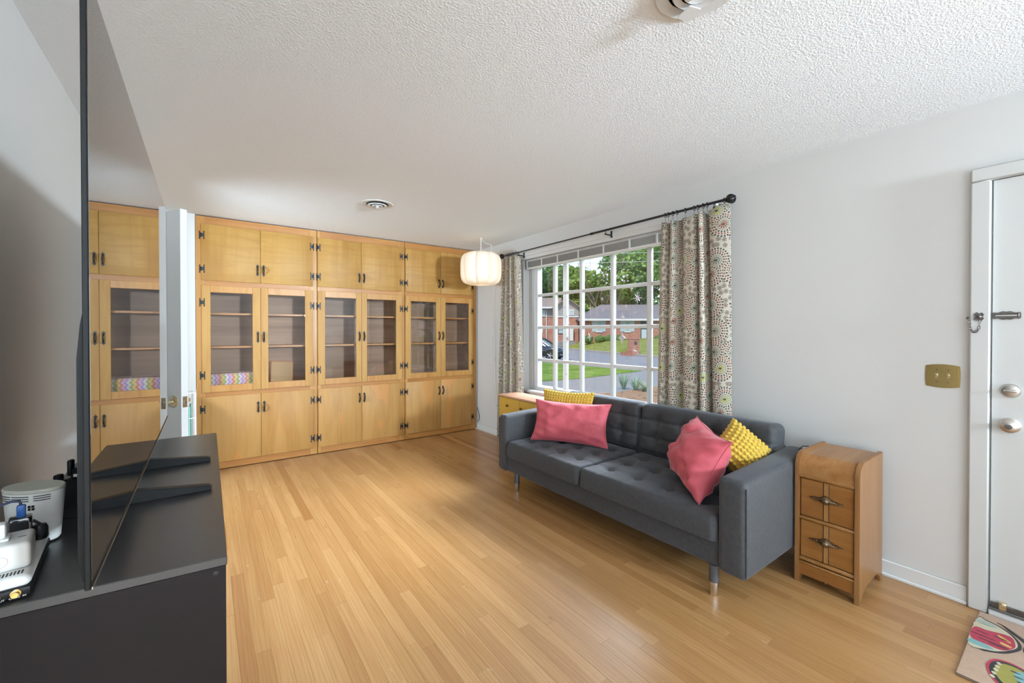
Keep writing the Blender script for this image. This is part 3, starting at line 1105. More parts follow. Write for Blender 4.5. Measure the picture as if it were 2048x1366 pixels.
for x, y in ((2.085, 1.118), (2.10, 2.815), (2.80, 1.118), (2.80, 2.815)):
    b = MB(); b.lathe([(0.024, 0.155), (0.024, 0.07)], (x, y, 0), n=16)
    b.bm.verts.ensure_lookup_table()
    l = obj('leg', b, M['sofaleg'], t)
    b = MB(); b.lathe([(0.0215, 0.075), (0.0215, 0.004), (0.019, 0.0)], (x, y, 0), n=16)
    obj('chrome_tip', b, M['chrome'], l)

from mathutils import noise as mnoise


def pillow(name, label, w_, h_, th, c, u, v, mat, seed, wr=0.008, group=None, ears=0.1, bobble=0, lean=0):
    u = Vector(u).normalized(); v = Vector(v); v = (v - u * v.dot(u)).normalized(); n = u.cross(v)
    N, K = 40, 28
    sx = [(1 - math.cos(PI * i / N)) / 2 * 0.6 + 0.4 * i / N for i in range(N + 1)]
    sy = [(1 - math.cos(PI * i / K)) / 2 * 0.6 + 0.4 * i / K for i in range(K + 1)]

    def P(s, q, side):
        a, b_ = 2 * s - 1, 2 * q - 1
        x = a * w_ / 2 * (1 - ears * (1 - b_ * b_))
        y = b_ * h_ / 2 * (1 - ears * (1 - a * a))
        f = max(0.0, (1 - abs(a) ** 2.4) * (1 - abs(b_) ** 2.4)) ** 0.55
        z = side * th / 2 * f
        if wr:
            q3 = Vector((x * 7 + seed, y * 15, seed * 1.7))
            r = mnoise.noise(q3) + 0.6 * mnoise.noise(Vector((x * 16, y * 5 + seed, 3)))
            rim = 1 - max(abs(a), abs(b_)) ** 6
            fold = math.exp(-((a * 0.8 + b_ * 0.55 - 0.35) / 0.06) ** 2) - math.exp(-((a * 0.9 - b_ * 0.5 + 0.25) / 0.05) ** 2)
            z += side * rim * wr * (r * 1.3 + 0.35 * fold + 0.6 * math.sin(a * 9 + b_ * 16 + 3 * mnoise.noise(Vector((x * 5, y * 5, seed)))) * abs(a) ** 1.2)
            if max(abs(a), abs(b_)) < 1:
                y += wr * 0.5 * mnoise.noise(Vector((x * 9, seed, 5)))
        return Vector((x, y, z))
    mb = MB()
    top = [[P(s, q, 1) for s in sx] for q in sy]
    bot = [[P(s, q, -1) for s in sx] for q in sy]
    mb.grid(top); mb.grid(bot, flip=True)
    bmesh.ops.remove_doubles(mb.bm, verts=mb.bm.verts, dist=0.0004)
    o = obj(name, mb, mat, smooth=80)
    o.matrix_world = Matrix.Translation(Vector(c)) @ Matrix((u, v, n)).transposed().to_4x4()
    tag(o, label, 'cushion', group)
    o2 = None
    if bobble:
        mb = MB()
        nx = round(w_ / bobble); ny = round(h_ / bobble)
        for side in (1, -1):
            for i in range(nx):
                for j in range(ny):
                    s = (i + 0.5) / nx; q = (j + 0.5) / ny
                    p = P(s, q, side)
                    e = 0.004
                    du = P(min(s + e, 1), q, side) - P(max(s - e, 0), q, side); dv = P(s, min(q + e, 1), side) - P(s, max(q - e, 0), side)
                    nn = du.cross(dv)
                    if nn.length < 1e-12:
                        continue
                    nn = nn.normalized() * side
                    du.normalize(); dv = nn.cross(du)
                    R = bobble * 0.47
                    rows = []
                    for k in range(4):
                        tt = PI / 2 * k / 3.0
                        rr, hh = R * math.cos(tt), R * 0.95 * math.sin(tt)
                        rows.append([p + nn * (hh - R * 0.1) + (du * math.cos(2 * PI * m / 7) * 1.05 + dv * math.sin(2 * PI * m / 7) * 0.92) * max(rr, 1e-4) for m in range(7)])
                    mb.grid(rows, closed_u=True)
        o2 = obj('bobbles', mb, mat, o, local=True, smooth=80, kind='stuff')
    # seam round the edge
    mb = MB()
    ring = [P(s, 0, 1) for s in sx] + [P(1, q, 1) for q in sy[1:]] + [P(s, 1, 1) for s in reversed(sx[:-1])] + [P(0, q, 1) for q in reversed(sy[1:-1])]
    mb.tube(ring, 0.0028, 5, closed=True)
    obj('edge_seam', mb, mat, o, local=True, smooth=80)
    return o


def lean(n_back, deg):
    a = math.radians(deg); nb = Vector(n_back).normalized()
    return Vector((0, 0, 1)) * math.cos(a) + nb * math.sin(a)


pillow('cushion', 'rose velvet lumbar cushion lying lengthwise at the window-corner end of the sofa', 0.655, 0.345, 0.17, (2.42, 2.515, 0.588), (0.472, -0.882, 0), lean((0.882, 0.472, 0), 20), M['pink'], 2.3, 0.016)
pillow('cushion', 'mustard bobble-knit cushion peeking over the lengthwise rose cushion', 0.47, 0.36, 0.13, (2.550, 2.690, 0.640), (0.472, -0.882, -0.02), lean((0.882, 0.472, 0), 14), M['yellow'], 5.1, 0.0, bobble=0.026)
pillow('cushion', 'rose velvet cushion propped upright against the sofa arm nearest the nightstand', 0.46, 0.38, 0.25, (2.315, 1.340, 0.608), (0.62, 0.784, 0.10), lean((0.784, -0.62, 0), 24), M['pink'], 8.7, 0.020, ears=0.13)
pillow('cushion', 'mustard bobble-knit cushion resting on the sofa arm nearest the nightstand', 0.265, 0.265, 0.19, (2.520, 1.203, 0.645), (0.39, -0.64, -0.66), Vector((0.71, -0.11, 0.70)), M['yellow'], 3.3, 0.0, bobble=0.026)

# ------------------------------------------------------------------ waterfall nightstand
NX, NXB, NY0, NY1, NZ = 2.562, 2.945, 0.652, 0.932, 0.690
t = thing('nightstand', 'narrow waterfall-front wooden nightstand between the sofa and the front door', 'nightstand', ((NX + NXB) / 2, (NY0 + NY1) / 2, 0))
R = 0.075


def side_poly(x0, zt, r):
    P = [(x0, 0.0), (x0 + 0.045, 0.0), (x0 + 0.055, 0.03), (x0 + 0.10, 0.055), (NXB - 0.10, 0.06), (NXB - 0.045, 0.03), (NXB - 0.03, 0.0), (NXB, 0.0), (NXB, zt)]
    P += [(x0 + r - r * math.sin(a), zt - r + r * math.cos(a)) for a in [PI / 2 * k / 8 for k in range(9)]]
    return P


for y0 in (NY0, NY1 - 0.022):
    b = MB(); b.prism(side_poly(NX, NZ, R), (0, y0, 0), (1, 0, 0), (0, 0, 1), (0, 0.022, 0))
    es = [e for e in b.bm.edges if abs(e.verts[0].co.y - e.verts[1].co.y) < 1e-6]
    bmesh.ops.bevel(b.bm, geom=es, offset=0.003, segments=2, affect='EDGES', clamp_overlap=True)
    obj('side_panel', b, M['ns_side'], t)
b = MB()
xi, zi, ri = NX + 0.010, NZ - 0.010, R - 0.004
prof = [(xi, 0.575), (xi, zi - ri)] + [(xi + ri - ri * math.cos(a), zi - ri + ri * math.sin(a)) for a in [PI / 2 * k / 10 for k in range(1, 11)]] + [(NXB, zi), (NXB, zi - 0.015), (xi + 0.03, zi - 0.03), (xi + 0.018, 0.575)]
b.prism(prof, (0, NY0 + 0.022, 0), (1, 0, 0), (0, 0, 1), (0, NY1 - NY0 - 0.044, 0))
obj('waterfall_top', b, M['ns_top'], t, smooth=50)
for z0, z1 in ((0.560, 0.578), (0.340, 0.356), (0.120, 0.138)):
    b = MB(); b.box((NX + 0.006, NY0 + 0.022, z0), (NX + 0.03, NY1 - 0.022, z1), 0.003)
    b.box((NX + 0.003, NY0 + 0.022, (z0 + z1) / 2 - 0.003), (NX + 0.007, NY1 - 0.022, (z0 + z1) / 2 + 0.003), 0.001)
    obj('rail', b, M['ns_trim'], t)
b = MB(); b.prism([(NY0 + 0.022, 0.030), (NY0 + 0.03, 0.042), ((NY0 + NY1) / 2 - 0.02, 0.042), ((NY0 + NY1) / 2 - 0.008, 0.046), ((NY0 + NY1) / 2, 0.036), ((NY0 + NY1) / 2 + 0.008, 0.046), ((NY0 + NY1) / 2 + 0.02, 0.042), (NY1 - 0.03, 0.042), (NY1 - 0.022, 0.030), (NY1 - 0.022, 0.104), (NY0 + 0.022, 0.104)], (NX + 0.010, 0, 0), (0, 1, 0), (0, 0, 1), (0.014, 0, 0))
obj('apron', b, M['ns_drawer'], t)
b = MB(); b.box((NX + 0.004, NY0 + 0.022, 0.104), (NX + 0.02, NY1 - 0.022, 0.114), 0.003)
obj('rail', b, M['ns_trim'], t)
b = MB(); b.box((NX + 0.05, NY0 + 0.022, 0.06), (NXB - 0.004, NY1 - 0.022, 0.60))
obj('carcass', b, M['ns_drawer'], t)
YM = (NY0 + NY1) / 2
for z0, z1 in ((0.359, 0.557), (0.141, 0.337)):
    b = MB(); b.box((NX + 0.012, NY0 + 0.025, z0), (NX + 0.05, NY1 - 0.025, z1), 0.003)
    d = obj('drawer', b, M['ns_drawer'], t)
    b = MB(); b.box((NX + 0.0095, YM - 0.010, z0 + 0.002), (NX + 0.0125, YM + 0.010, z1 - 0.002), 0.001)
    obj('inlay_strip', b, M['ns_trim'], d)
    b = MB(); b.box((NX + 0.010, YM - 0.0125, z0 + 0.002), (NX + 0.0122, YM - 0.0105, z1 - 0.002)); b.box((NX + 0.010, YM + 0.0105, z0 + 0.002), (NX + 0.0122, YM + 0.0125, z1 - 0.002))
    obj('inlay_line', b, M['iron'], d)
    zc = (z0 + z1) / 2 + 0.012
    b = MB()
    # boat shaped pull with a boss in the middle
    rows = []
    for k in range(25):
        s = -1 + 2 * k / 24
        hh = 0.0025 + 0.0155 * math.exp(-(s / 0.30) ** 2) + 0.0055 * max(0, 1 - abs(s)) + 0.003 * math.exp(-((abs(s) - 0.66) / 0.10) ** 2)
        dp = 0.006 + 0.020 * (1 - s * s) + (0.002 * math.sin(s * 40) if abs(s) > 0.35 else 0)
        rows.append([(NX + 0.0125 - dp * max(0, math.sin(a)), YM + s * 0.074, zc + hh * math.cos(a) - 0.003 * abs(s)) for a in [PI * i / 10 for i in range(11)]])
    V = b.grid(rows)
    b.cap(V[0]); b.cap(V[-1], True)
    b.ball((NX - 0.012, YM, zc - 0.001), (0.010, 0.017, 0.0145), 14, 8)
    for s in (-1, 1):
        for k in range(3):
            b.ball((NX - 0.002, YM + s * (0.036 + 0.011 * k), zc), (0.006, 0.005, 0.005 - 0.001 * k), 8, 5)
    obj('pull', b, M['bronze'], d)

# ------------------------------------------------------------------ mustard cabinet in the corner
CX, CXB, CY0, CY1, CZ = 2.615, 2.868, 3.075, 3.835, 0.650
t = thing('side_cabinet', 'low cabinet with mustard doors and pinkish wood top behind the sofa arm', 'cabinet', ((CX + CXB) / 2, (CY0 + CY1) / 2, 0))
b = MB(); b.box((CX - 0.014, CY0, CZ - 0.020), (CXB, CY1, CZ), 0.004, 2)
obj('top', b, M['salmon'], t)
b = MB(); b.box((CX + 0.012, CY0 + 0.01, 0.20), (CXB - 0.005, CY1 - 0.01, CZ - 0.020), 0.003)
obj('body', b, M['salmon'], t)
for y0, y1, yk in ((CY0 + 0.012, 3.452, 3.42), (3.456, CY1 - 0.008, 3.66)):
    b = MB(); b.box((CX - 0.004, y0, 0.21), (CX + 0.012, y1, CZ - 0.026), 0.003)
    d = obj('door', b, M['yel_paint'], t)
    b = MB(); b.lathe([(0.005, 0), (0.005, 0.010), (0.013, 0.014), (0.014, 0.02), (0.009, 0.026), (0.0, 0.027)], (CX - 0.004, yk, 0.545), (-1, 0, 0), 14)
    obj('knob', b, M['bronze'], d)
for x in (CX + 0.03, CXB - 0.03):
    for y in (CY0 + 0.05, CY1 - 0.05):
        b = MB(); b.tube([(x, y, 0.0), (x, y, 0.20)], [0.010, 0.018], 12)
        obj('leg', b, M['ns'], t)

# ------------------------------------------------------------------ pendant lamp
LX, LY = 2.640, 4.250
t = thing('pendant_lamp', 'white lobed pendant lamp glowing in the corner by the window', 'lamp', (LX, LY, 1.87))
b = MB()
NA, NV = 112, 30
rows = []
LOB = 8
for i in range(NV + 1):
    q = i / NV
    an = -PI / 2 + PI * q
    ss, cc = math.sin(an), math.cos(an)
    z = 2.078 + 0.192 * math.copysign(abs(ss) ** 0.55, ss)
    rad = 0.243 * abs(cc) ** 0.42 if abs(cc) > 1e-6 else 0.0
    row = []
    for k in range(NA):
        a = 2 * PI * k / NA
        g = abs(math.sin(LOB * a / 2 + 0.3))
        lobe = 1 - 0.17 * (1 - g) ** 2.4 * min(1, rad / 0.16)
        r_ = max(rad * lobe, 0.012)
        row.append((LX + r_ * math.cos(a), LY + r_ * math.sin(a), z))
    rows.append(row)
b.grid(rows, closed_u=True)
sh = obj('shade', b, M['shade'], t, smooth=70)
b = MB()
for k in range(LOB):
    a0 = 2 * PI * k / LOB - 0.6 / LOB
    pts = []
    for i in range(3, NV - 2):
        an = -PI / 2 + PI * i / NV
        ss, cc = math.sin(an), math.cos(an)
        rad = 0.243 * abs(cc) ** 0.42 * 0.835
        pts.append((LX + rad * math.cos(a0), LY + rad * math.sin(a0), 2.078 + 0.192 * math.copysign(abs(ss) ** 0.55, ss)))
    b.tube(pts, 0.004, 5)
obj('rib_seams', b, M['shade'], sh)
b = MB(); b.tube([(LX, LY, 2.24), (LX, LY, 2.44)], 0.004, 6)
b.tube([(LX, LY, 2.434), (LX + 0.06, LY + 0.05, 2.424), (LX + 0.16, LY + 0.14, 2.420), (2.90, 4.42, 2.424), (2.945, 4.49, 2.432), (2.952, 4.50, 2.415), (2.953, 4.50, 1.6), (2.962, 4.50, 1.1), (2.965, 4.50, 0.97)], 0.0038, 6)
b.tube([(2.965, 4.50, 0.95), (2.966, 4.49, 0.70), (2.97, 4.47, 0.55), (2.985, 4.43, 0.36), (3.0, 4.39, 0.27), (3.005, 4.33, 0.22), (3.012, 4.20, 0.2)], 0.0038, 6)
obj('cord', b, M['cord'], t)
b = MB(); b.box((2.955, 4.490, 0.945), (2.973, 4.508, 1.01), 0.005, 2)
obj('inline_switch', b, M['white2'], t)
b = MB()
for x, y in ((LX, LY), (2.945, 4.497)):
    b.lathe([(0.013, 2.44), (0.013, 2.433), (0.004, 2.428), (0.003, 2.42)], (x, y, 0), n=10)
obj('ceiling_hook', b, M['cord'], t)
b = MB(); b.ball((LX, LY, 2.09), (0.03, 0.03, 0.042), 14, 10)
obj('bulb', b, M['bulb'], t)
lp = bpy.data.lights.new('pendant_glow', 'POINT'); lp.energy = 1.5; lp.color = (1.0, 0.72, 0.42); lp.shadow_soft_size = 0.05
lo = bpy.data.objects.new('pendant_glow', lp); COL.objects.link(lo); lo.location = (LX, LY, 2.02)

# ------------------------------------------------------------------ television and its stand
SZ = 0.900
t = thing('television_stand', 'black media cabinet holding the television, router and modem', 'media cabinet', (-0.16, 1.6, 0))
b = MB()
q0 = [(-0.352, 1.020), (0.032, 0.988), (0.036, 2.222), (-0.352, 2.222)]
b.prism(q0, (0, 0, SZ - 0.017), (1, 0, 0), (0, 1, 0), (0, 0, 0.017))
bmesh.ops.bevel(b.bm, geom=list(b.bm.edges), offset=0.0015, segments=1, affect='EDGES')
obj('top', b, M['black'], t, smooth=0)
b = MB()
b.prism([(-0.350, 1.022), (0.030, 0.9905), (0.030, 1.012), (-0.350, 1.044)], (0, 0, 0.0), (1, 0, 0), (0, 1, 0), (0, 0, SZ - 0.018))
e_ = obj('end_panel', b, M['black_side'], t, smooth=0)
b = MB(); b.lathe([(0.0045, 0), (0.0045, 0.0012), (0.003, 0.0014), (0.0026, 0.0004), (0, 0.0004)], (0.0135, 0.9917, 0.871), (-0.083, -0.9965, 0), 12)
obj('screw_cap', b, M['iron'], e_)
b = MB(); b.box((-0.350, 2.198, 0.0), (0.032, 2.220, SZ - 0.018))
obj('end_panel', b, M['black_side'], t)
b = MB(); b.box((-0.350, 1.05, 0.03), (-0.337, 2.197, SZ - 0.018))
obj('back_panel', b, M['black_side'], t)
for z in (0.05, 0.46):
    b = MB(); b.box((-0.336, 1.048, z), (0.010, 2.197, z + 0.02))
    obj('shelf', b, M['black'], t)
for k in range(3):
    y0 = 1.014 + k * 0.396
    b = MB(); b.box((0.010, y0, 0.055), (0.027, y0 + 0.388, SZ - 0.026), 0.002)
    d = obj('door', b, M['black'], t)

TX, TY0, TY1, TZ0, TZ1 = -0.1375, 0.862, 2.425, 0.958, 1.872
t = thing('television', 'large flat television with a glossy dark screen mirroring the bookcases', 'television', (TX, 1.64, SZ))
b = MB(); b.box((TX - 0.0005, TY0 + 0.004, TZ0 + 0.012), (TX, TY1 - 0.004, TZ1 - 0.004))
obj('screen', b, M['tvscreen'], t, smooth=0)
b = MB(); b.box((TX - 0.0075, TY0, TZ0), (TX - 0.0007, TY1, TZ1), 0.001)
obj('bezel', b, M['tvplastic'], t)
b = MB()
P = [(TX - 0.0075, TZ0 + 0.006), (TX - 0.0075, TZ0 + 0.42), (TX - 0.012, TZ0 + 0.39), (TX - 0.016, TZ0 + 0.34), (TX - 0.016, TZ0 + 0.05), (TX - 0.012, TZ0 + 0.012)]
b.prism(P, (0, TY0 + 0.012, 0), (1, 0, 0), (0, 0, 1), (0, TY1 - TY0 - 0.024, 0))
obj('rear_housing', b, M['tvplastic'], t)
b = MB(); b.box((TX, TY0 + 0.002, TZ0), (TX + 0.0012, TY1 - 0.002, TZ0 + 0.0035))
obj('lower_trim', b, M['nickel'], t)
for y in (1.758, 1.437):
    b = MB()
    poly = [(-0.215, SZ + 0.001), (0.006, SZ + 0.001), (0.013, SZ + 0.005), (0.010, SZ + 0.012), (0.0, SZ + 0.015), (-0.16, SZ + 0.034), (-0.215, SZ + 0.034)]
    b.prism(poly, (0, y - 0.011, 0), (1, 0, 0), (0, 0, 1), (0, 0.024, 0))
    bmesh.ops.bevel(b.bm, geom=list(b.bm.edges), offset=0.002, segments=2, affect='EDGES')
    obj('foot', b, M['tvplastic'], t)
b = MB()
b.box((-0.235, 1.47, SZ + 0.001), (-0.185, 1.78, SZ + 0.030), 0.006, 2)
b.box((-0.235, 1.50, SZ + 0.025), (-0.195, 1.70, SZ + 0.30), 0.006, 2)
b.box((-0.20, 1.52, SZ + 0.12), (-0.155, 1.68, SZ + 0.28), 0.004)
obj('stand_neck', b, M['tvplastic'], t)

# black slotted equipment tray behind the screen
t = thing('cable_tray', 'black slotted plastic cable tray between the router and the back of the television', 'tray', (-0.23, 1.42, SZ))
b = MB()
Mx = Matrix.Translation((-0.228, 1.400, SZ)) @ Matrix.Rotation(math.radians(-20), 4, 'Z')
b.box((-0.055, -0.006, 0.0), (0.055, 0.0, 0.092), 0.002, M=Mx)
b.box((-0.055, 0.0, 0.0), (-0.050, 0.06, 0.085), 0.002, M=Mx); b.box((0.050, 0.0, 0.0), (0.055, 0.06, 0.085), 0.002, M=Mx)
b.box((-0.05, 0.0, 0.0), (0.05, 0.06, 0.004), 0.001, M=Mx)
b.box((-0.030, -0.008, 0.092), (0.055, 0.004, 0.118), 0.003, M=Mx)
obj('tray', b, M['tvplastic'], t)
b = MB()
b.box((-0.060, -0.012, 0.07), (-0.047, 0.006, 0.105), 0.004, 2, M=Mx)
obj('clip', b, M['tvplastic'], t)
b = MB(); b.box((-0.034, -0.012, 0.10), (-0.025, 0.004, 0.138), 0.004, 2, M=Mx)
obj('clip', b, M['tvplastic'], t)
b = MB()
b.box((-0.022, -0.0095, 0.098), (-0.006, -0.0078, 0.104), M=Mx); b.box((0.012, -0.0095, 0.098), (0.028, -0.0078, 0.104), M=Mx)
obj('slot_edge', b, M['white2'], t)

# ------------------------------------------------------------------ router, modem and plugs
t = thing('router', 'white oval tower router with a dark four-square emblem on the black cabinet', 'router', (-0.29, 1.30, SZ))
RC = Vector((-0.292, 1.302, 0)); RU = Vector((0.80, -0.60, 0)).normalized(); RV = Vector((0.60, 0.80, 0)).normalized()


def oval(k, hw, hd, z):
    out = []
    for i in range(40):
        a = 2 * PI * i / 40
        ca, sa = math.cos(a), math.sin(a)
        x = hw * math.copysign(abs(ca) ** 0.85, ca); y = hd * math.copysign(abs(sa) ** 0.95, sa) * (1 - 0.12 * (ca * ca))
        out.append(RC + RU * x + RV * y + Vector((0, 0, z)))
    return out


b = MB()
V = b.grid([oval(0, 0.044, 0.026, SZ + 0.004), oval(0, 0.047, 0.028, SZ + 0.008), oval(0, 0.0555, 0.034, SZ + 0.108)], closed_u=True)
b.cap(V[0], True); b.cap(V[-1])
body = obj('body', b, M['white2'], t, smooth=50)
b = MB()
V = b.grid([oval(0, 0.0555, 0.034, SZ + 0.1085), oval(0, 0.0565, 0.0345, SZ + 0.113), oval(0, 0.0545, 0.033, SZ + 0.1155)], closed_u=True)
b.cap(V[0], True); b.cap(V[-1])
obj('lid', b, plain('router_lid', (0.50, 0.49, 0.42), 0.4), t, smooth=50)
b = MB()
for z in (0.094, 0.0985, 0.103):
    for s0, s1 in ((205, 235), (238, 262), (264, 292), (300, 334), (192, 200)):
        n = 6
        rows = [[], []]
        for i in range(n + 1):
            a = math.radians(s0 + (s1 - s0) * i / n)
            ca, sa = math.cos(a), math.sin(a)
            f = 0.0085 * (1 - z / 0.108)
            hw, hd = 0.0555 - f + 0.0005, 0.034 - f * 0.7 + 0.0005
            p = RC + RU * (hw * math.copysign(abs(ca) ** 0.85, ca)) + RV * (hd * math.copysign(abs(sa) ** 0.95, sa) * (1 - 0.12 * ca * ca))
            rows[0].append(p + Vector((0, 0, SZ + z - 0.0008))); rows[1].append(p + Vector((0, 0, SZ + z + 0.0008)))
        b.grid(rows)
obj('vent_slots', b, M['tvplastic'], body, smooth=0)
b = MB()


def on_router(dx, z):
    ca = max(-1, min(1, dx / 0.052)); a = -math.acos(max(-1, min(1, math.copysign(abs(ca) ** (1 / 0.85), ca))))
    f = 0.0085 * (1 - z / 0.108)
    sa = math.sin(a)
    return RC + RU * dx + RV * ((0.034 - f * 0.7 + 0.0006) * math.copysign(abs(sa) ** 0.95, sa) * (1 - 0.12 * math.cos(a) ** 2)) + Vector((0, 0, SZ + z))


for dx in (0.0235, 0.0290):
    for z in (0.0770, 0.0825):
        k = 0.0024
        b.quad(on_router(dx - k, z - k), on_router(dx + k * 0.8, z - k), on_router(dx + k, z + k), on_router(dx - k * 0.8, z + k))
obj('emblem', b, M['tvplastic'], body, smooth=0, recalc=False)
b = MB()
V = b.grid([oval(0, 0.030, 0.018, SZ), oval(0, 0.030, 0.018, SZ + 0.005)], closed_u=True)
b.cap(V[0], True); b.cap(V[-1])
obj('foot', b, M['tvplastic'], t)

t = thing('modem', 'flat white cable modem with gold coax sockets at the cabinet edge', 'modem', (-0.33, 1.14, SZ))
MM = Matrix.Translation((-0.236, 1.030, SZ)) @ Matrix.Rotation(math.radians(6), 4, 'Z')
b = MB(); b.box((-0.105, 0.0, 0.003), (0, 0.225, 0.018), 0.004, 2, M=MM)
obj('base', b, M['tvplastic'], t)
b = MB(); b.box((-0.105, 0.004, 0.0165), (0.0, 0.227, 0.036), 0.009, 3, M=MM)
top = obj('cover', b, M['white2'], t)
b = MB()
for k in range(20):
    x = -0.012 - k * 0.0042
    b.box((x - 0.001, 0.016, 0.0355), (x + 0.001, 0.030, 0.0366), M=MM)
for k in range(3):
    y = 0.055 + k * 0.008
    b.box((-0.010, y, 0.0355), (-0.008, y + 0.006, 0.0366), M=MM)
obj('vent_slots', b, M['tvplastic'], top, smooth=0)
b = MB()
lab = [(0.010, 0.10, 0.30), (0.60, 0.10, 0.06), (0.12, 0.07, 0.30), (0.42, 0.05, 0.10), (0.62, 0.42, 0.12)]
lm = [plain('label_colour', c, 0.5, var=0.02) for c in ((0.03, 0.10, 0.34), (0.62, 0.13, 0.08), (0.14, 0.10, 0.36), (0.42, 0.06, 0.11), (0.62, 0.45, 0.16))]
for k in range(5):
    b.mi = k
    y = 0.165 - k * 0.018
    b.prism([(-0.040, y), (-0.016, y - 0.002), (-0.011, y + 0.007), (-0.017, y + 0.014), (-0.040, y + 0.015)], MM @ Vector((0, 0, 0.0358)), MM.to_3x3() @ Vector((1, 0, 0)), MM.to_3x3() @ Vector((0, 1, 0)), (0, 0, 0.0007))
obj('colour_label', b, lm, top, smooth=0)
for x in (-0.0165, -0.0385, -0.070):
    b = MB()
    c = MM @ Vector((x, 0.001, 0.0115)); ax = MM.to_3x3() @ Vector((0, -1, 0))
    b.lathe([(0.0062, 0), (0.0062, 0.003), (0.0048, 0.0032), (0.0048, 0.009), (0.0044, 0.0095), (0.0026, 0.0095), (0.0024, 0.006), (0.0, 0.006)], c, ax, 16)
    obj('coax_socket', b, M['gold'], t)


def text(name, s, M4, size, mat, parent, align='CENTER', ext=0.0002):
    cu = bpy.data.curves.new(name, 'FONT')
    cu.body = s; cu.size = size; cu.align_x = align; cu.extrude = ext
    o = bpy.data.objects.new(name, cu); COL.objects.link(o)
    dg = bpy.context.evaluated_depsgraph_get()
    me = bpy.data.meshes.new_from_object(o.evaluated_get(dg))
    bpy.data.objects.remove(o); bpy.data.curves.remove(cu)
    me.transform(M4)
    me.transform(Matrix.Translation(-wloc(parent)))
    me.materials.clear(); me.materials.append(mat)
    r = bpy.data.objects.new(name, me); COL.objects.link(r); r.parent = parent
    return r


ltx = plain('label_print', (0.6, 0.6, 0.55), 0.6)
TM = MM @ Matrix.Translation((-0.0145, -0.0003, 0.0035)) @ Matrix.Rotation(PI / 2, 4, 'X')
text('socket_lettering', 'CABLE  IN', TM, 0.0042, ltx, t)
TM = MM @ Matrix.Translation((-0.040, -0.0003, 0.0035)) @ Matrix.Rotation(PI / 2, 4, 'X')
text('socket_lettering', 'CABLE  OUT', TM, 0.0042, ltx, t)

t = thing('power_adapter', 'white square power adapter with plugs in it, sitting on the modem', 'adapter', (-0.28, 1.1, SZ + 0.036))
PM = Matrix.Translation((-0.243, 1.062, SZ + 0.0372)) @ Matrix.Rotation(math.radians(8), 4, 'Z')
b = MB(); b.box((-0.085, 0.0, 0.0), (0, 0.075, 0.044), 0.007, 3, M=PM)
bd = obj('body', b, M['white2'], t)
b = MB(); b.tube([PM @ Vector((-0.034 + 0.0085 * math.cos(a), -0.0003, 0.018 + 0.0085 * math.sin(a))) for a in [2 * PI * k / 20 for k in range(20)]], 0.0004, 5, closed=True)
obj('button_ring', b, plain('button_grey', (0.45, 0.43, 0.41), 0.5), bd)
b = MB(); b.box((-0.018, 0.034, 0.0438), (-0.008, 0.036, 0.0443), M=PM)
obj('outlet_slot', b, M['tvplastic'], bd)

t = thing('white_plug', 'white plug with a ribbed cord pushed into the square adapter', 'plug', (-0.285, 1.09, SZ + 0.081))
b = MB(); b.box((-0.055, 0.020, 0.0445), (-0.026, 0.050, 0.050), 0.003, 2, M=PM); b.box((-0.052, 0.024, 0.049), (-0.030, 0.046, 0.074), 0.004, 2, M=PM)
obj('body', b, M['white2'], t)
b = MB()
pts = [PM @ Vector(p) for p in ((-0.041, 0.035, 0.072), (-0.044, 0.04, 0.083), (-0.055, 0.05, 0.090), (-0.075, 0.06, 0.094), (-0.09, 0.10, 0.088), (-0.095, 0.14, 0.05), (-0.09, 0.16, 0.004))]
b.tube(pts, 0.003, 8)
for k in range(5):
    p = pts[0].lerp(pts[2], k / 4)
    b.tube([p, p + (pts[2] - pts[0]).normalized() * 0.0022], 0.0055, 8)
obj('cord', b, M['white2'], t)

t = thing('usb_charger', 'black usb charger with a blue plug standing between modem and router', 'charger', (-0.285, 1.19, SZ + 0.037))
UM = Matrix.Translation((-0.283, 1.185, SZ + 0.0372)) @ Matrix.Rotation(math.radians(10), 4, 'Z')
b = MB(); b.box((-0.016, -0.012, 0.0), (0.014, 0.016, 0.052), 0.004, 3, M=UM)
obj('body', b, M['tvscreen'], t)
b = MB(); b.box((-0.006, -0.004, 0.051), (0.006, 0.006, 0.074), 0.0025, 2, M=UM)
obj('blue_plug', b, plain('blue_plastic', (0.015, 0.09, 0.33), 0.35), t)
b = MB(); b.tube([UM @ Vector(p) for p in ((0, 0.001, 0.073), (-0.002, 0.001, 0.081), (-0.012, 0.0, 0.0835), (-0.03, -0.002, 0.079), (-0.055, -0.004, 0.064), (-0.085, -0.01, 0.04), (-0.11, -0.012, 0.0))], 0.0023, 8)
obj('cable', b, plain('braided_cable', (0.03, 0.04, 0.09), 0.6, var=0.8, scale=900), t)
t = thing('black_plug', 'rounded black plug half hidden beside the usb charger', 'plug', (-0.262, 1.20, SZ + 0.037))
b = MB(); b.lathe([(0.010, 0.0), (0.0115, 0.004), (0.0115, 0.020), (0.009, 0.027), (0.0, 0.029)], (-0.2625, 1.200, SZ + 0.0362), n=16)
obj('body', b, M['tvplastic'], t)
b = MB(); b.tube([(-0.2625, 1.200, SZ + 0.064), (-0.275, 1.222, SZ + 0.066), (-0.31, 1.235, SZ + 0.05), (-0.34, 1.24, SZ + 0.03)], 0.0028, 8)
obj('cable', b, M['tvplastic'], t)

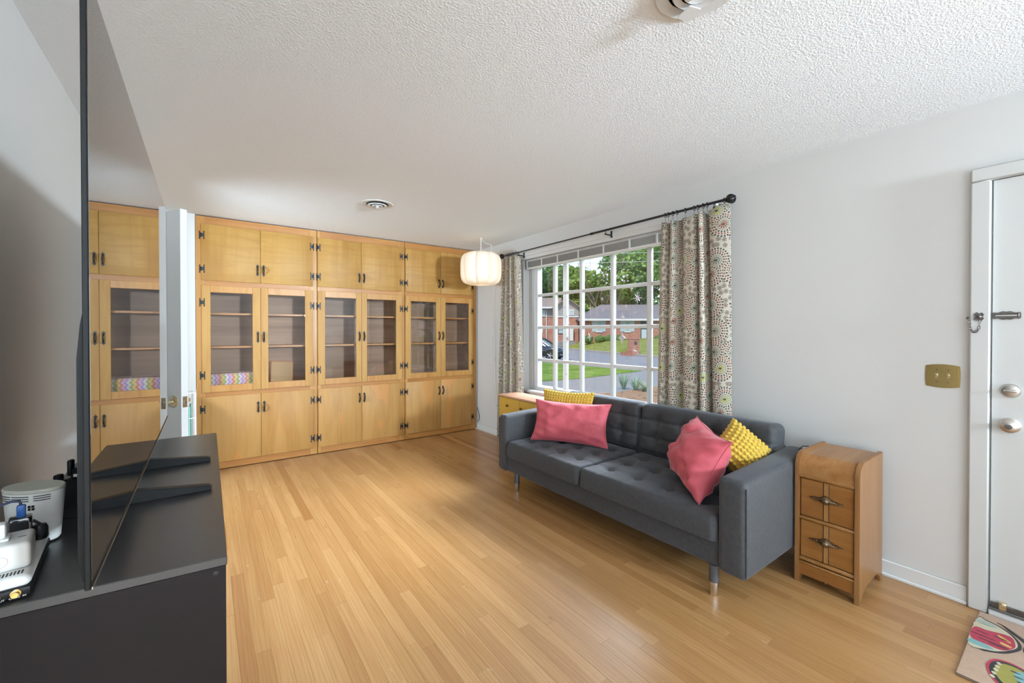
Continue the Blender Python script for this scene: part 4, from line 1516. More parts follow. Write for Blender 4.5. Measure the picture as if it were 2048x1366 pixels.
# ------------------------------------------------------------------ inner white door and rack behind it
d2 = bpy.data.objects.new('door_2', None); COL.objects.link(d2)
d2['kind'] = 'structure'; d2['label'] = 'white inner door standing open past the television'
hx, hy = Vector((LW, 3.615)), None
lat = Vector((-0.078, 2.900))
dv = (lat - Vector((LW + 0.01, 3.613))).normalized()
ang = math.atan2(dv.y, dv.x)
d2.location = (LW + 0.012, 3.613, 0)
d2.rotation_euler = (0, 0, ang)
LD = 0.828
b = MB(); b.box((0, -0.035, 0.012), (LD, 0, 2.0), 0.002)
obj('slab', b, M['white'], d2, local=True)
for s, y in ((1, 0.0), (-1, -0.035)):
    b = MB()
    b.lathe([(0.033, 0), (0.033, 0.004), (0.026, 0.009), (0.012, 0.011), (0.012, 0.04), (0.0, 0.042)], (LD - 0.062, y, 0.955), (0, s, 0), 20)
    b.tube([(LD - 0.062, y + s * 0.034, 0.955), (LD - 0.075, y + s * 0.042, 0.955), (LD - 0.11, y + s * 0.044, 0.954), (LD - 0.165, y + s * 0.042, 0.951)], [0.008, 0.0085, 0.008, 0.007], 10)
    b.ball((LD - 0.165, y + s * 0.042, 0.951), 0.0078, 8, 6)
    obj('lever', b, M['brass2'], d2, local=True)
b = MB(); b.box((LD - 0.0005, -0.029, 0.925), (LD + 0.001, -0.006, 0.985), 0.001); b.box((LD, -0.024, 0.948), (LD + 0.008, -0.012, 0.964), 0.003)
obj('latch_plate', b, M['brass2'], d2, local=True)
b = MB(); b.box((LD + 0.0008, -0.0205, 0.949), (LD + 0.0086, -0.0155, 0.963))
obj('latch_bolt', b, M['pewter'], d2, local=True)
b = MB()
for z in (0.25, 1.0, 1.8):
    b.tube([(-0.004, 0.004, z), (-0.004, 0.004, z + 0.09)], 0.006, 8)
obj('hinge_barrel', b, M['brass2'], d2, local=True)

t = thing('wire_rack', 'white wire rack holding teal folders behind the open white door', 'rack', (-0.16, 4.72, 0))
b = MB()
xs, ys = (-0.20, -0.075), (4.60, 4.86)
for x in xs:
    for y in ys:
        b.tube([(x, y, 0.0), (x, y, 0.80)], 0.004, 6)
for z in (0.10, 0.32, 0.58, 0.80):
    b.tube([(xs[0], ys[0], z), (xs[1], ys[0], z), (xs[1], ys[1], z), (xs[0], ys[1], z)], 0.003, 6, closed=True)
for k in range(6):
    x = xs[0] + 0.022 + k * 0.02
    b.tube([(x, ys[0], 0.10), (x, ys[1], 0.10)], 0.002, 5)
obj('frame', b, M['white2'], t)
for k, (x, c, h) in enumerate(((-0.135, (0.02, 0.16, 0.13), 0.79), (-0.115, (0.10, 0.36, 0.30), 0.70), (-0.158, (0.03, 0.22, 0.17), 0.76))):
    f = MB(); f.box((x - 0.005, 4.612, 0.106), (x + 0.005, 4.85, h - 0.02), 0.002)
    centre(tag(obj('folder', f, plain('folder_card', c, 0.6), None), ('dark green folder upright in the wire rack', 'pale mint folder, shortest in the wire rack', 'sea green folder at the back of the wire rack')[k], 'folder', 'folders in the wire rack'))

# thin black cable looping out of the bookcase corner
b = MB(); b.tube([(2.9985, 4.93, 0.30), (3.008, 4.915, 0.25), (3.013, 4.90, 0.205), (3.014, 4.895, 0.16), (3.010, 4.905, 0.125), (3.002, 4.925, 0.105)], 0.0035, 6)
obj('power_cord', b, M['tvplastic'], corner_case)
b = MB(); b.tube([(2.76, 0.985, 0.655), (2.80, 0.978, 0.672), (2.84, 0.965, 0.668), (2.90, 0.94, 0.645), (2.955, 0.93, 0.58), (2.985, 0.945, 0.4), (3.01, 0.96, 0.3)], 0.0025, 6)
centre(tag(obj('dark_cord', b, M['tvplastic']), 'thin dark cord draped over the sofa arm beside the nightstand', 'cord'))

# ------------------------------------------------------------------ front door, locks, switch
dr = bpy.data.objects.new('door_1', None); COL.objects.link(dr)
dr['kind'] = 'structure'; dr['label'] = 'white front door with nickel deadbolt and knob'
dr.location = (3.03, 0.2, 0)
b = MB(); b.box((3.006, -0.658, 0.035), (3.05, 0.2725, 2.049), 0.002)
obj('slab', b, M['door_paint'], dr)
b = MB(); b.box((3.09, -0.66, 0), (3.12, 0.275, 2.05))
obj('backing', b, M['black_side'], dr)
b = MB()
cy, cz = 0.214, 1.064
b.lathe([(0.032, 0), (0.032, 0.006), (0.028, 0.012), (0.016, 0.014), (0.0, 0.0145)], (3.006, cy, cz), (-1, 0, 0), 24)
o = obj('deadbolt', b, M['nickel'], dr)
b = MB(); b.box((2.974, cy - 0.021, cz - 0.007), (2.994, cy + 0.021, cz + 0.006), 0.006, 3)
obj('thumb_turn', b, M['nickel'], o)
b = MB(); cz = 0.904
b.lathe([(0.034, 0), (0.034, 0.006), (0.028, 0.010), (0.014, 0.013), (0.012, 0.03), (0.022, 0.036), (0.029, 0.046), (0.029, 0.056), (0.022, 0.064), (0.012, 0.066), (0.0, 0.066)], (3.006, cy, cz), (-1, 0, 0), 24)
o = obj('knob', b, M['nickel'], dr)
b = MB(); b.lathe([(0.011, 0.066), (0.011, 0.0685), (0.0, 0.069)], (3.006, cy, cz), (-1, 0, 0), 18); b.box((2.934, cy - 0.008, cz - 0.002), (2.9375, cy + 0.008, cz + 0.002))
obj('turn_button', b, M['pewter'], o)
b = MB()
sc = [(-0.044, 0.010), (-0.040, 0.016), (-0.028, 0.013), (-0.012, 0.020), (0.0, 0.018), (0.012, 0.020), (0.028, 0.013), (0.040, 0.016), (0.044, 0.010), (0.044, -0.010), (0.040, -0.016), (0.028, -0.013), (0.012, -0.020), (0.0, -0.018), (-0.012, -0.020), (-0.028, -0.013), (-0.040, -0.016), (-0.044, -0.010)]
b.prism(sc, (3.006, 0.229, 1.412), (0, 1, 0), (0, 0, 1), (-0.003, 0, 0))
for s in (1, -1):
    b.box((2.994, 0.229 - 0.034, 1.412 + s * 0.006), (3.003, 0.229 + 0.036, 1.412 + s * 0.0135), 0.002)
b.box((2.994, 0.190, 1.3995), (3.003, 0.196, 1.4245), 0.002)
o = obj('chain_slide', b, M['pewter'], dr)
b = MB(); b.box((3.0015, 0.197, 1.4085), (3.0032, 0.263, 1.4155))
obj('slot', b, M['nickel'], o)
b = MB(); b.box((2.996, -0.655, 0.030), (3.006, 0.270, 0.062), 0.003); b.tube([(2.992, -0.65, 0.034), (2.992, 0.272, 0.034)], 0.006, 8)
o = obj('door_sweep', b, M['pewter'], dr)
b = MB(); b.box((2.985, 0.218, 0.04), (3.005, 0.244, 0.075), 0.005, 2); b.lathe([(0.009, 0), (0.009, 0.006), (0, 0.007)], (2.994, 0.232, 0.047), (-1, 0, 0), 12)
obj('sweep_clip', b, M['brass2'], o)
b = MB(); b.box((2.978, -0.66, 0.0005), (3.09, 0.275, 0.026), 0.004)
struct('trim_3', b, M['white'])

t = thing('door_chain', 'dark door chain hanging from its bracket on the door casing', 'door chain', (2.98, 0.322, 1.33))
b = MB()
pl = [(-0.016, 0.010), (-0.008, 0.020), (0.0, 0.014), (0.008, 0.022), (0.018, 0.012), (0.014, 0.0), (0.019, -0.012), (0.008, -0.018), (0.0, -0.013), (-0.009, -0.018), (-0.015, -0.008), (-0.010, 0.0)]
b.prism(pl, (2.984, 0.311, 1.408), (0, 1, 0), (0, 0, 1), (-0.006, 0, 0))
b.ball((2.976, 0.312, 1.408), (0.006, 0.009, 0.009), 10, 6)
obj('bracket', b, M['pewter'], t)
ch = []
for k in range(23):
    a = PI * k / 22
    ch.append(Vector((2.976, 0.3225 + 0.0195 * math.cos(a) + 0.006 * k / 22, 1.395 + 0.004 * k / 22 - 0.062 * math.sin(a) ** 0.8)))
for k in range(0, 22, 2):
    p, q = ch[k], ch[k + 1 if k + 1 < len(ch) else k]
    dirv = (ch[min(k + 2, 22)] - p).normalized()
    c = p.lerp(ch[min(k + 2, 22)], 0.5)
    sidev = Vector((1, 0, 0)) if (k // 2) % 2 else dirv.cross(Vector((1, 0, 0)))
    b = MB(); b.tube([c + dirv * 0.0085 * math.cos(a) + sidev * 0.0045 * math.sin(a) for a in [2 * PI * i / 12 for i in range(12)]], 0.0012, 5, closed=True)
    obj('link', b, M['pewter'], t)
b = MB(); b.lathe([(0.0025, 0.0), (0.0025, 0.01), (0.007, 0.011), (0.007, 0.014), (0, 0.0145)], (2.984, 0.347, 1.402), (-1, 0.0, 0), 12)
obj('end_button', b, M['pewter'], t)

t = thing('light_switch', 'brass double light switch plate on the wall beside the front door', 'light switch', (3.02, 0.4385, 1.054))
b = MB()
n = 10
hw, hh = 0.0605, 0.052
poly = []
for i in range(n + 1):
    s = -1 + 2 * i / n
    poly.append((s * hw, hh + 0.008 * (1 - s * s)))
for i in range(1, n):
    s = 1 - 2 * i / n
    poly.append((hw + 0.003 * (1 - s * s), s * hh))
for i in range(n + 1):
    s = 1 - 2 * i / n
    poly.append((s * hw, -hh - 0.008 * (1 - s * s)))
for i in range(1, n):
    s = -1 + 2 * i / n
    poly.append((-hw - 0.003 * (1 - s * s), s * hh))
b.prism(poly, (W, 0.4385, 1.112), (0, 1, 0), (0, 0, 1), (-0.004, 0, 0))
b.prism([(a * 0.90, c * 0.88) for a, c in poly], (W - 0.004, 0.4385, 1.112), (0, 1, 0), (0, 0, 1), (-0.0025, 0, 0))
obj('plate', b, M['brass'], t)
for dy in (0.021, -0.021):
    b = MB(); b.box((W - 0.0075, 0.4385 + dy - 0.0055, 1.100), (W - 0.006, 0.4385 + dy + 0.0055, 1.126), 0.0005)
    b.box((W - 0.018, 0.4385 + dy - 0.004, 1.112), (W - 0.006, 0.4385 + dy + 0.004, 1.122), 0.002)
    obj('toggle', b, M['brass2'], t)
    b = MB()
    for z in (1.143, 1.081):
        b.lathe([(0.003, 0), (0.0025, 0.001), (0, 0.0012)], (W - 0.0065, 0.4385 + dy, z), (-1, 0, 0), 10)
    obj('screw', b, M['pewter'], t)

# ------------------------------------------------------------------ ceiling diffusers
ventd = plain('vent_dark', (0.02, 0.02, 0.02), 0.8)


def vent(label, cx, cy):
    t = thing('ceiling_vent', label, 'vent', (cx, cy, 2.40))
    b = MB(); b.lathe([(0.096, 2.4394), (0.0, 2.4394)], (cx, cy, 0), n=32)
    obj('duct_shade', b, ventd, t)  # dark disc on the solid ceiling, standing for the shade inside the vent
    for r0, r1, z0 in ((0.135, 0.094, 2.4385), (0.080, 0.056, 2.427), (0.046, 0.026, 2.421)):
        b = MB(); b.lathe([(r1, z0 - 0.002), (r0 - 0.004, z0 - 0.006), (r0, z0 - 0.003), (r0, z0), (r1, z0), (r1, z0 - 0.002)], (cx, cy, 0), n=40)
        obj('ring', b, M['white'], t)
    b = MB(); b.lathe([(0.018, 2.4215), (0.016, 2.410), (0.0, 2.407)], (cx, cy, 0), n=24)
    b.lathe([(0.006, 2.409), (0.007, 2.403), (0.0, 2.401)], (cx, cy, 0), n=12)
    obj('cone', b, M['white'], t)
    b = MB()
    for a in (0.4, 0.4 + PI / 2):
        b.box((-0.08, -0.004, 2.424), (0.08, 0.004, 2.428), M=Matrix.Translation((cx, cy, 0)) @ Matrix.Rotation(a, 4, 'Z'))
    obj('spoke', b, M['white'], t)
    return t


vent('round white ceiling diffuser over the middle of the floor, near the bookcases', 1.208, 3.640)
v2 = vent('round white ceiling diffuser with a broken centre, nearest the camera', 1.278, 0.742)
b = MB(); b.prism([(-0.030, -0.02), (0.012, -0.034), (0.036, -0.006), (0.028, 0.026), (-0.016, 0.036)], (1.318, 0.800, 2.404), (1, 0, 0), (0, 1, 0), (0, 0, 0.003))
obj('damper_flap', b, M['white'], v2)

# ------------------------------------------------------------------ doormat
t = thing('doormat', 'beige hooked doormat with bright butterflies before the front door', 'doormat', (2.66, 0.0, 0))
b = MB(); b.box((2.36, -0.62, 0.001), (2.968, 0.300, 0.011), 0.004, 2)
pile = fabric('beige_pile', (0.46, 0.31, 0.22), (0.60, 0.43, 0.32), sheen=0.2, scale=260, bump=0.5)
obj('pile', b, pile, t)
cols = [(0.02, 0.016, 0.016), (0.36, 0.030, 0.060), (0.42, 0.48, 0.42), (0.62, 0.58, 0.42), (0.66, 0.46, 0.14), (0.30, 0.27, 0.06), (0.22, 0.42, 0.42)]
cm = [fabric('tuft_colour', tuple(x * 0.8 for x in c), c, sheen=0.1, scale=300, bump=0.4) for c in cols]


def smooth_poly(P, m=5):
    out = []
    n = len(P)
    for i in range(n):
        p0, p1, p2, p3 = [Vector(P[(i + k) % n]) for k in (-1, 0, 1, 2)]
        for k in range(m):
            q = k / m
            out.append(0.5 * ((2 * p1) + (-p0 + p2) * q + (2 * p0 - 5 * p1 + 4 * p2 - p3) * q * q + (-p0 + 3 * p1 - 3 * p2 + p3) * q ** 3))
    return [tuple(p) for p in out]


def wing(parent, layers):
    b = MB()
    for k, (ci, P, lift) in enumerate(layers):
        b.mi = ci
        b.prism(smooth_poly(P), (0, 0, 0.0112), (1, 0, 0), (0, 1, 0), (0, 0, lift))
    obj('wing_motif', b, cm, parent, smooth=0)


def clip(P):
    return [(x, min(y, 0.2985)) for x, y in P]


w1 = [(2.885, 0.298), (2.893, 0.270), (2.875, 0.225), (2.840, 0.190), (2.790, 0.165), (2.740, 0.160), (2.695, 0.175), (2.650, 0.200), (2.615, 0.238), (2.605, 0.262), (2.628, 0.298)]
w1i = [(2.878, 0.2975), (2.884, 0.270), (2.868, 0.230), (2.835, 0.197), (2.788, 0.175), (2.742, 0.171), (2.698, 0.186), (2.655, 0.210), (2.625, 0.243), (2.620, 0.2975)]
red = [(2.785, 0.297), (2.795, 0.260), (2.815, 0.215), (2.812, 0.190), (2.770, 0.178), (2.725, 0.178), (2.670, 0.205), (2.668, 0.250), (2.680, 0.297)]
grn = [(2.872, 0.297), (2.876, 0.270), (2.858, 0.235), (2.840, 0.250), (2.845, 0.297)]
crm = [(2.838, 0.297), (2.842, 0.255), (2.825, 0.215), (2.808, 0.235), (2.800, 0.297)]
blu = [(2.664, 0.297), (2.668, 0.262), (2.650, 0.228), (2.632, 0.250), (2.632, 0.297)]
L1 = [(0, w1, 0.0015), (3, w1i, 0.0018), (2, grn, 0.0022), (3, crm, 0.0022), (1, red, 0.0022), (6, blu, 0.0022)]
for x0, y0, x1, y1 in ((2.79, 0.225, 2.755, 0.192), (2.735, 0.215, 2.715, 0.187)):
    L1.append((4, [(x0, y0), (x1 + 0.012, y1), (x1, y1), (x0 - 0.016, y0 - 0.002)], 0.0027))
for x, ya, yb in ((2.758, 0.285, 0.255), (2.728, 0.295, 0.235), (2.700, 0.27, 0.20), (2.766, 0.235, 0.200), (2.690, 0.24, 0.195)):
    L1.append((0, [(x + 0.003, ya), (x + 0.002, yb), (x - 0.003, yb), (x - 0.002, ya)], 0.0027))
wing(t, L1)
bodyp = [(2.905, 0.240), (2.897, 0.226), (2.862, 0.200), (2.822, 0.166), (2.765, 0.130), (2.742, 0.090), (2.765, 0.092), (2.805, 0.128), (2.850, 0.170), (2.892, 0.212)]
wing(t, [(0, bodyp, 0.003)])
mir = lambda P: [(0.5 * 0 + (2.80 + (x - 2.80) * 0.96 + (0.17 - y) * -0.12), 0.345 - y - 0.03) for x, y in P]
L2 = [(ci, mir(P), lf) for ci, P, lf in L1]
wing(t, L2)
w3 = [(2.556, 0.222), (2.584, 0.200), (2.588, 0.160), (2.560, 0.110), (2.512, 0.080), (2.458, 0.080), (2.412, 0.110), (2.392, 0.150), (2.400, 0.185), (2.440, 0.214), (2.500, 0.230)]
sh3 = lambda k, P=w3, c=(2.49, 0.15): [(c[0] + (x - c[0]) * k, c[1] + (y - c[1]) * k) for x, y in P]
L3 = [(1, sh3(1.06), 0.0015), (0, sh3(0.96), 0.0018), (5, sh3(0.82, c=(2.495, 0.135)), 0.0022), (6, sh3(0.45, c=(2.53, 0.11)), 0.0026), (1, sh3(0.25, c=(2.545, 0.10)), 0.003)]
for k in range(5):
    x, y = 2.552 - 0.028 * k, 0.206 + 0.002 * k
    L3.append((3, [(x, y + 0.006), (x + 0.009, y), (x, y - 0.009), (x - 0.010, y - 0.002)], 0.003))
for k in range(3):
    x, y = 2.535 - 0.03 * k, 0.165 - 0.01 * k
    L3.append((0, [(x, y + 0.01), (x + 0.004, y), (x, y - 0.018), (x - 0.004, y)], 0.003))
wing(t, L3)
mir2 = lambda P: [(2.80 - 0.31 + (x - 2.49), -0.02 - y) for x, y in P]
wing(t, [(ci, mir2(P), lf) for ci, P, lf in L3])
b = MB()
b.box((2.357, -0.62, 0.001), (2.364, 0.3, 0.0095), 0.002)
obj('hem', b, plain('mat_hem', (0.16, 0.11, 0.08), 0.9), t)

# ------------------------------------------------------------------ star decals on the glass
film = NT('iridescent_film')
lw = film.n('ShaderNodeLayerWeight')
fc = film.ramp(film.noise(film.pos(scale=(40, 40, 40)), 1.0, 2), [(0.3, (0.60, 0.85, 0.80)), (0.45, (0.80, 0.72, 0.88)), (0.6, (0.92, 0.90, 0.82)), (0.75, (0.62, 0.78, 0.95))])
film.set(fc, 0.12, 0.35, 0.8)
M['film'] = film.m


def star(label, px, py, size, pts=4, tw=0.0, pinch=0.24, long=1.0):
    """a point of the pane seen at that place of the photograph (design-time ray), real size on the glass"""
    f_ = 841.82
    F = Vector((math.sin(YAW) * math.cos(PIT), math.cos(YAW) * math.cos(PIT), math.sin(PIT)))
    Rr = Vector((math.cos(YAW), -math.sin(YAW), 0)); U = Rr.cross(F)
    d = F + Rr * ((px - 1024) / f_) + U * ((669.7 - py) / f_)
    xg = X1 - 0.0165
    k = xg / d.x
    c = Vector((0, 0, CAMZ)) + d * k
    poly = []
    for i in range(pts * 2):
        a = PI * i / pts + PI / 2 + tw
        r = size if i % 2 == 0 else size * pinch
        if i % 2 == 0 and pts == 8 and (i // 2) % 2:
            r *= 0.6
        poly.append((r * math.cos(a) * (0.85 if pts == 4 else 1), r * math.sin(a) * long))
    b = MB(); b.prism(poly, (xg, c.y, c.z), (0, 1, 0), (0, 0, 1), (-0.0008, 0, 0))
    return centre(tag(obj('star_decal', b, M['film'], smooth=0), label, 'star decal', 'star decals on the window glass'))


star('large eight-pointed star decal on the pane above the low house roof', 1275, 596, 0.062, 8, 0, 0.22, 1.15)
star('slim pale four-pointed star decal before the trees at the roof end', 1180.5, 617, 0.047, 4, 0, 0.16, 1.3)
star('small thin sparkle decal high in the middle pane', 1204, 597, 0.026, 8, 0.3, 0.15)
star('small cross star decal just above the ridge of the low roof', 1252, 612, 0.024, 4, 0, 0.28)
star('bluish star decal over the eaves between two lit panes', 1244, 634, 0.036, 4, 0.1, 0.25, 1.2)
star('mint four-pointed star decal near the white column of the brick house', 1135, 678, 0.043, 4, 0.25, 0.33)
star('silver tilted star decal in front of the first round shrub', 1178.5, 674, 0.046, 4, -0.25, 0.3)
star('broad diamond star decal beside the brick mailbox', 1243.5, 676, 0.055, 4, 0.0, 0.42, 1.25)
star('small white star decal on the foot of the brick mailbox', 1268, 701, 0.032, 4, 0.2, 0.2)
star('tiny star decal over the far lawn', 1205, 696, 0.012, 4, 0, 0.3)
star('small glinting decal under the muntin beside the big star', 1262.5, 577, 0.020, 4, 0, 0.35, 1.5)
star('tiny pair-like star decal on the grey gable', 1129.5, 615, 0.020, 4, 0.4, 0.4)
star('small star decal at the brick line of the gable house', 1134, 633, 0.018, 4, 0.1, 0.3, 1.3)
star('tiny star decal on the red brick of the gable house', 1138, 646, 0.012, 4, 0, 0.4)
star('little flat star decal on the slope of the low roof', 1271, 625, 0.020, 4, 0.0, 0.2, 0.6)
star('small star decal low on the grass pane', 1133, 748, 0.022, 4, 0.3, 0.3)
star('little star decal in front of the hedge end', 1205, 621, 0.018, 4, 0, 0.3)

# ------------------------------------------------------------------ the street outside
# local frame: l = sideways, d = distance into the street, seen from the house
EXR = Vector((math.cos(YAW), -math.sin(YAW), 0)); EXF = Vector((math.sin(YAW), math.cos(YAW), 0))


def ex(l, d, z=0.0):
    return EXR * l + EXF * d + Vector((0, 0, z))


def exthing(name, label, cat, l, d, z, rot=0.0, group=None):
    t = thing(name, label, cat, ex(l, d, z), group)
    t.rotation_euler = (0, 0, -YAW + rot)
    return t


def grass_mat(name, a, b_, c_):
    a, b_, c_ = [tuple(x * 1.35 for x in q) for q in (a, b_, c_)]
    m = NT(name)
    p = m.pos()
    n = m.noise(p, 0.9, 4, 0.6)
    n2 = m.noise(p, 14, 4, 0.7)
    f = m.math('ADD', m.math('MULTIPLY', n, 0.5), m.math('MULTIPLY', n2, 0.5))
    c = m.ramp(f, [(0.36, a), (0.5, b_), (0.64, c_)])
    m.bump(n2, 0.6, 0.05)
    return m.set(c, 0.95, 0, 0.02)


G1 = grass_mat('near_grass', (0.055, 0.105, 0.018), (0.105, 0.165, 0.032), (0.175, 0.225, 0.065))
G2 = grass_mat('far_grass', (0.085, 0.11, 0.022), (0.135, 0.15, 0.04), (0.19, 0.20, 0.07))
asphalt = plain('asphalt', (0.189, 0.189, 0.200), 0.9, var=0.12, scale=8)
concrete = plain('concrete', (0.210, 0.204, 0.197), 0.9, var=0.12, scale=3)
kerbm = plain('kerb_concrete', (0.273, 0.252, 0.231), 0.9)
mulchm = plain('mulch', (0.252, 0.147, 0.076), 0.95, var=0.6, scale=18, bump=0.8)


def strip(rows, zf, n=24):
    """rows: two polylines of (l, d); ruled surface with heights from zf(l, d)"""
    out = []
    for k in range(9):
        q = k / 8
        row = []
        for i in range(n + 1):
            s = i / n * (len(rows[0]) - 1)
            j = min(int(s), len(rows[0]) - 2); f = s - j
            a = Vector(rows[0][j]).lerp(Vector(rows[0][j + 1]), f)
            c = Vector(rows[1][j]).lerp(Vector(rows[1][j + 1]), f)
            p = a.lerp(c, q)
            row.append(ex(p.x, p.y, zf(p.x, p.y, q)))
        out.append(row)
    b = MB(); b.grid(out)
    return b


GZ = -0.73
b = MB(); b.quad((3.24, -140, GZ - 0.12), (160, -140, GZ - 0.12), (160, 160, GZ - 0.12), (3.24, 160, GZ - 0.12))
struct('ground', b, G1, smooth=0)
near = [(-14, 50), (1.8, 28.5), (6.7, 21.9), (13, 13.5), (32, -12)]
far = [(1.0, 66), (6.8, 47.6), (11.1, 34.4), (20, 14), (44, -12)]
struct('road', strip([near, far], lambda l, d, q: GZ - 0.06 + 0.06 * math.sin(PI * q)), asphalt)
fk = [(1.3, 66.3), (7.1, 47.9), (11.45, 34.6), (20.4, 14.2), (44.4, -11.8)]
b = MB()
b.grid([[ex(l, d, GZ - 0.08) for l, d in far], [ex(l, d, GZ + 0.09) for l, d in far], [ex(l, d, GZ + 0.10) for l, d in fk], [ex(l, d, GZ - 0.08) for l, d in fk]])
struct('kerb', b, kerbm, smooth=0)
bk = [(2, 92), (18, 92), (38, 80), (60, 40), (80, 10)]
struct('far_lawn', strip([fk, bk], lambda l, d, q: GZ + 0.08 + (0.80 * min(1, q / 0.10) if q < 0.1 else 0.80 + 2.4 * (q - 0.1))), G2)
b = strip([[(-12, 22), (1.1, 17.3), (2.98, 18.4), (6.7, 21.85)], [(-14, 50), (-4, 36.3), (1.8, 28.5), (6.75, 21.95)]], lambda l, d, q: GZ + 0.03 * math.sin(PI * q))
struct('front_lawn', b, G1)
b = MB(); P = [(-12, 22), (1.1, 17.3), (2.98, 18.4), (6.7, 21.9), (9.8, 17.8), (8.5, 5), (-3, 5)]
f = b.bm.faces.new([b.bm.verts.new(ex(l, d, GZ - 0.012)) for l, d in P])
struct('driveway', b, concrete, smooth=0)
b = MB(); P = [(1.6, 12.8), (2.6, 13.6), (3.7, 14.2), (5.07, 15.4), (6.8, 15.8), (7.6, 13), (6, 5.5), (1, 5.5)]
b.prism([(l, d) for l, d in P], ex(0, 0, GZ - 0.02), EXR, EXF, (0, 0, 0.05))
struct('mulch_bed', b, mulchm, smooth=0)
b = MB()
rg = random.Random(11)
for k in range(700):
    l, d = rg.uniform(1.5, 6.6), rg.uniform(8, 15)
    if d > 12.6 + 0.5 * l or (l > 6 and d < 9):
        continue
    a = rg.uniform(0, PI); s = rg.uniform(0.03, 0.07)
    p = ex(l, d, GZ + 0.035); u = Vector((math.cos(a), math.sin(a), rg.uniform(-.3, .3))) * s; v = Vector((-math.sin(a), math.cos(a), rg.uniform(-.3, .3))) * s * 0.35
    b.quad(p - u - v, p + u - v, p + u + v, p - u + v)
o = obj('bark_chips', b, plain('bark', (0.347, 0.210, 0.109), 0.9, var=0.4, scale=5), smooth=0, recalc=False)
centre(tag(o, 'tan bark chips scattered over the planting bed below the window', 'bark chips')); o['kind'] = 'stuff'


def leaf_mat(name, a, b_, c_):
    a, b_, c_ = [tuple(x * 1.75 for x in q) for q in (a, b_, c_)]
    m = NT(name)
    r = m.n('ShaderNodeNewGeometry').outputs['Random Per Island']
    c = m.ramp(r, [(0.0, a), (0.5, b_), (1.0, c_)])
    m.set(c, 0.6, 0, 0.25)
    tl = m.n('ShaderNodeBsdfTranslucent')
    m.l(c, tl.inputs[0])
    mx = m.n('ShaderNodeMixShader'); mx.inputs[0].default_value = 0.4
    m.l(m.b.outputs[0], mx.inputs[1]); m.l(tl.outputs[0], mx.inputs[2])
    m.l(mx.outputs[0], m.t.nodes['Material Output'].inputs['Surface'])
    return m.m


LF = [leaf_mat('leaf_green', (0.035, 0.085, 0.022), (0.075, 0.155, 0.035), (0.15, 0.25, 0.055)),
      leaf_mat('leaf_deep', (0.020, 0.055, 0.022), (0.04, 0.09, 0.032), (0.085, 0.15, 0.045)),
      leaf_mat('leaf_light', (0.07, 0.13, 0.035), (0.13, 0.21, 0.05), (0.22, 0.30, 0.09))]
bark = plain('tree_bark', (0.158, 0.126, 0.105), 0.95, var=0.4, scale=3, bump=0.5)


def foliage(cl, n, size, rg):
    """cl: clusters (x, y, z, r) in local space"""
    b = MB()
    tot = sum(c[3] ** 2 for c in cl)
    for x, y, z, r in cl:
        for k in range(int(n * r * r / tot)):
            th, ph = rg.uniform(0, 2 * PI), math.acos(rg.uniform(-1, 1))
            rr = r * rg.uniform(0.55, 1.05)
            p = Vector((x + rr * math.sin(ph) * math.cos(th), y + rr * math.sin(ph) * math.sin(th), z + 0.8 * rr * math.cos(ph)))
            u = Vector((rg.uniform(-1, 1), rg.uniform(-1, 1), rg.uniform(-0.7, 0.7))).normalized()
            v = u.orthogonal().normalized()
            v = (v * math.cos(rg.uniform(0, PI)) + u.cross(v) * math.sin(rg.uniform(0, PI))).normalized()
            s = size * rg.uniform(0.6, 1.3)
            b.quad(p - u * s, p - v * s * 0.55, p + u * s, p + v * s * 0.55)
    return b


def tree(label, l, d, zb, h, cr, mat, seed, n=4200, low=0.25, loc=None):
    rg = random.Random(seed)
    t = exthing('tree', label, 'tree', l, d, zb, group='trees beyond the street')
    if loc:
        t.location = loc
    b = MB(); tr = 0.045 * h * 0.4
    b.tube([(0, 0, -0.3), (0.1 * rg.uniform(-1, 1), 0, h * 0.25), (0.3 * rg.uniform(-1, 1), 0.1, h * 0.5), (0.4 * rg.uniform(-1, 1), 0, h * 0.8)], [tr, tr * 0.8, tr * 0.6, tr * 0.25], 8)
    for k in range(6):
        a = rg.uniform(0, 2 * PI); z0 = h * rg.uniform(0.3, 0.6)
        b.tube([(0, 0, z0), (cr * 0.35 * math.cos(a), cr * 0.35 * math.sin(a), z0 + h * 0.12), (cr * 0.7 * math.cos(a), cr * 0.7 * math.sin(a), z0 + h * 0.2)], [tr * 0.45, tr * 0.3, tr * 0.12], 6)
    obj('trunk', b, bark, t, local=True)
    cl = []
    for k in range(20):
        q = rg.uniform(low, 0.90)
        wd = cr * (1 - 0.55 * abs((q - 0.5) / 0.5) ** 2)
        a = rg.uniform(0, 2 * PI); rr = wd * rg.uniform(0.2, 0.85)
        cl.append((rr * math.cos(a), rr * math.sin(a), q * h, cr * rg.uniform(0.28, 0.46)))
    cl.append((0, 0, h * 0.88, cr * 0.35))
    obj('foliage', foliage(cl, n, 0.30 if d < 70 else 0.36, rg), mat, t, local=True, smooth=0, kind='stuff', recalc=False)
    return t


def pz(py, d):
    return CAMZ - (py - 662.5) / 841.82 * d


def pl(px, d):
    return (px - 1024) / 841.82 * d


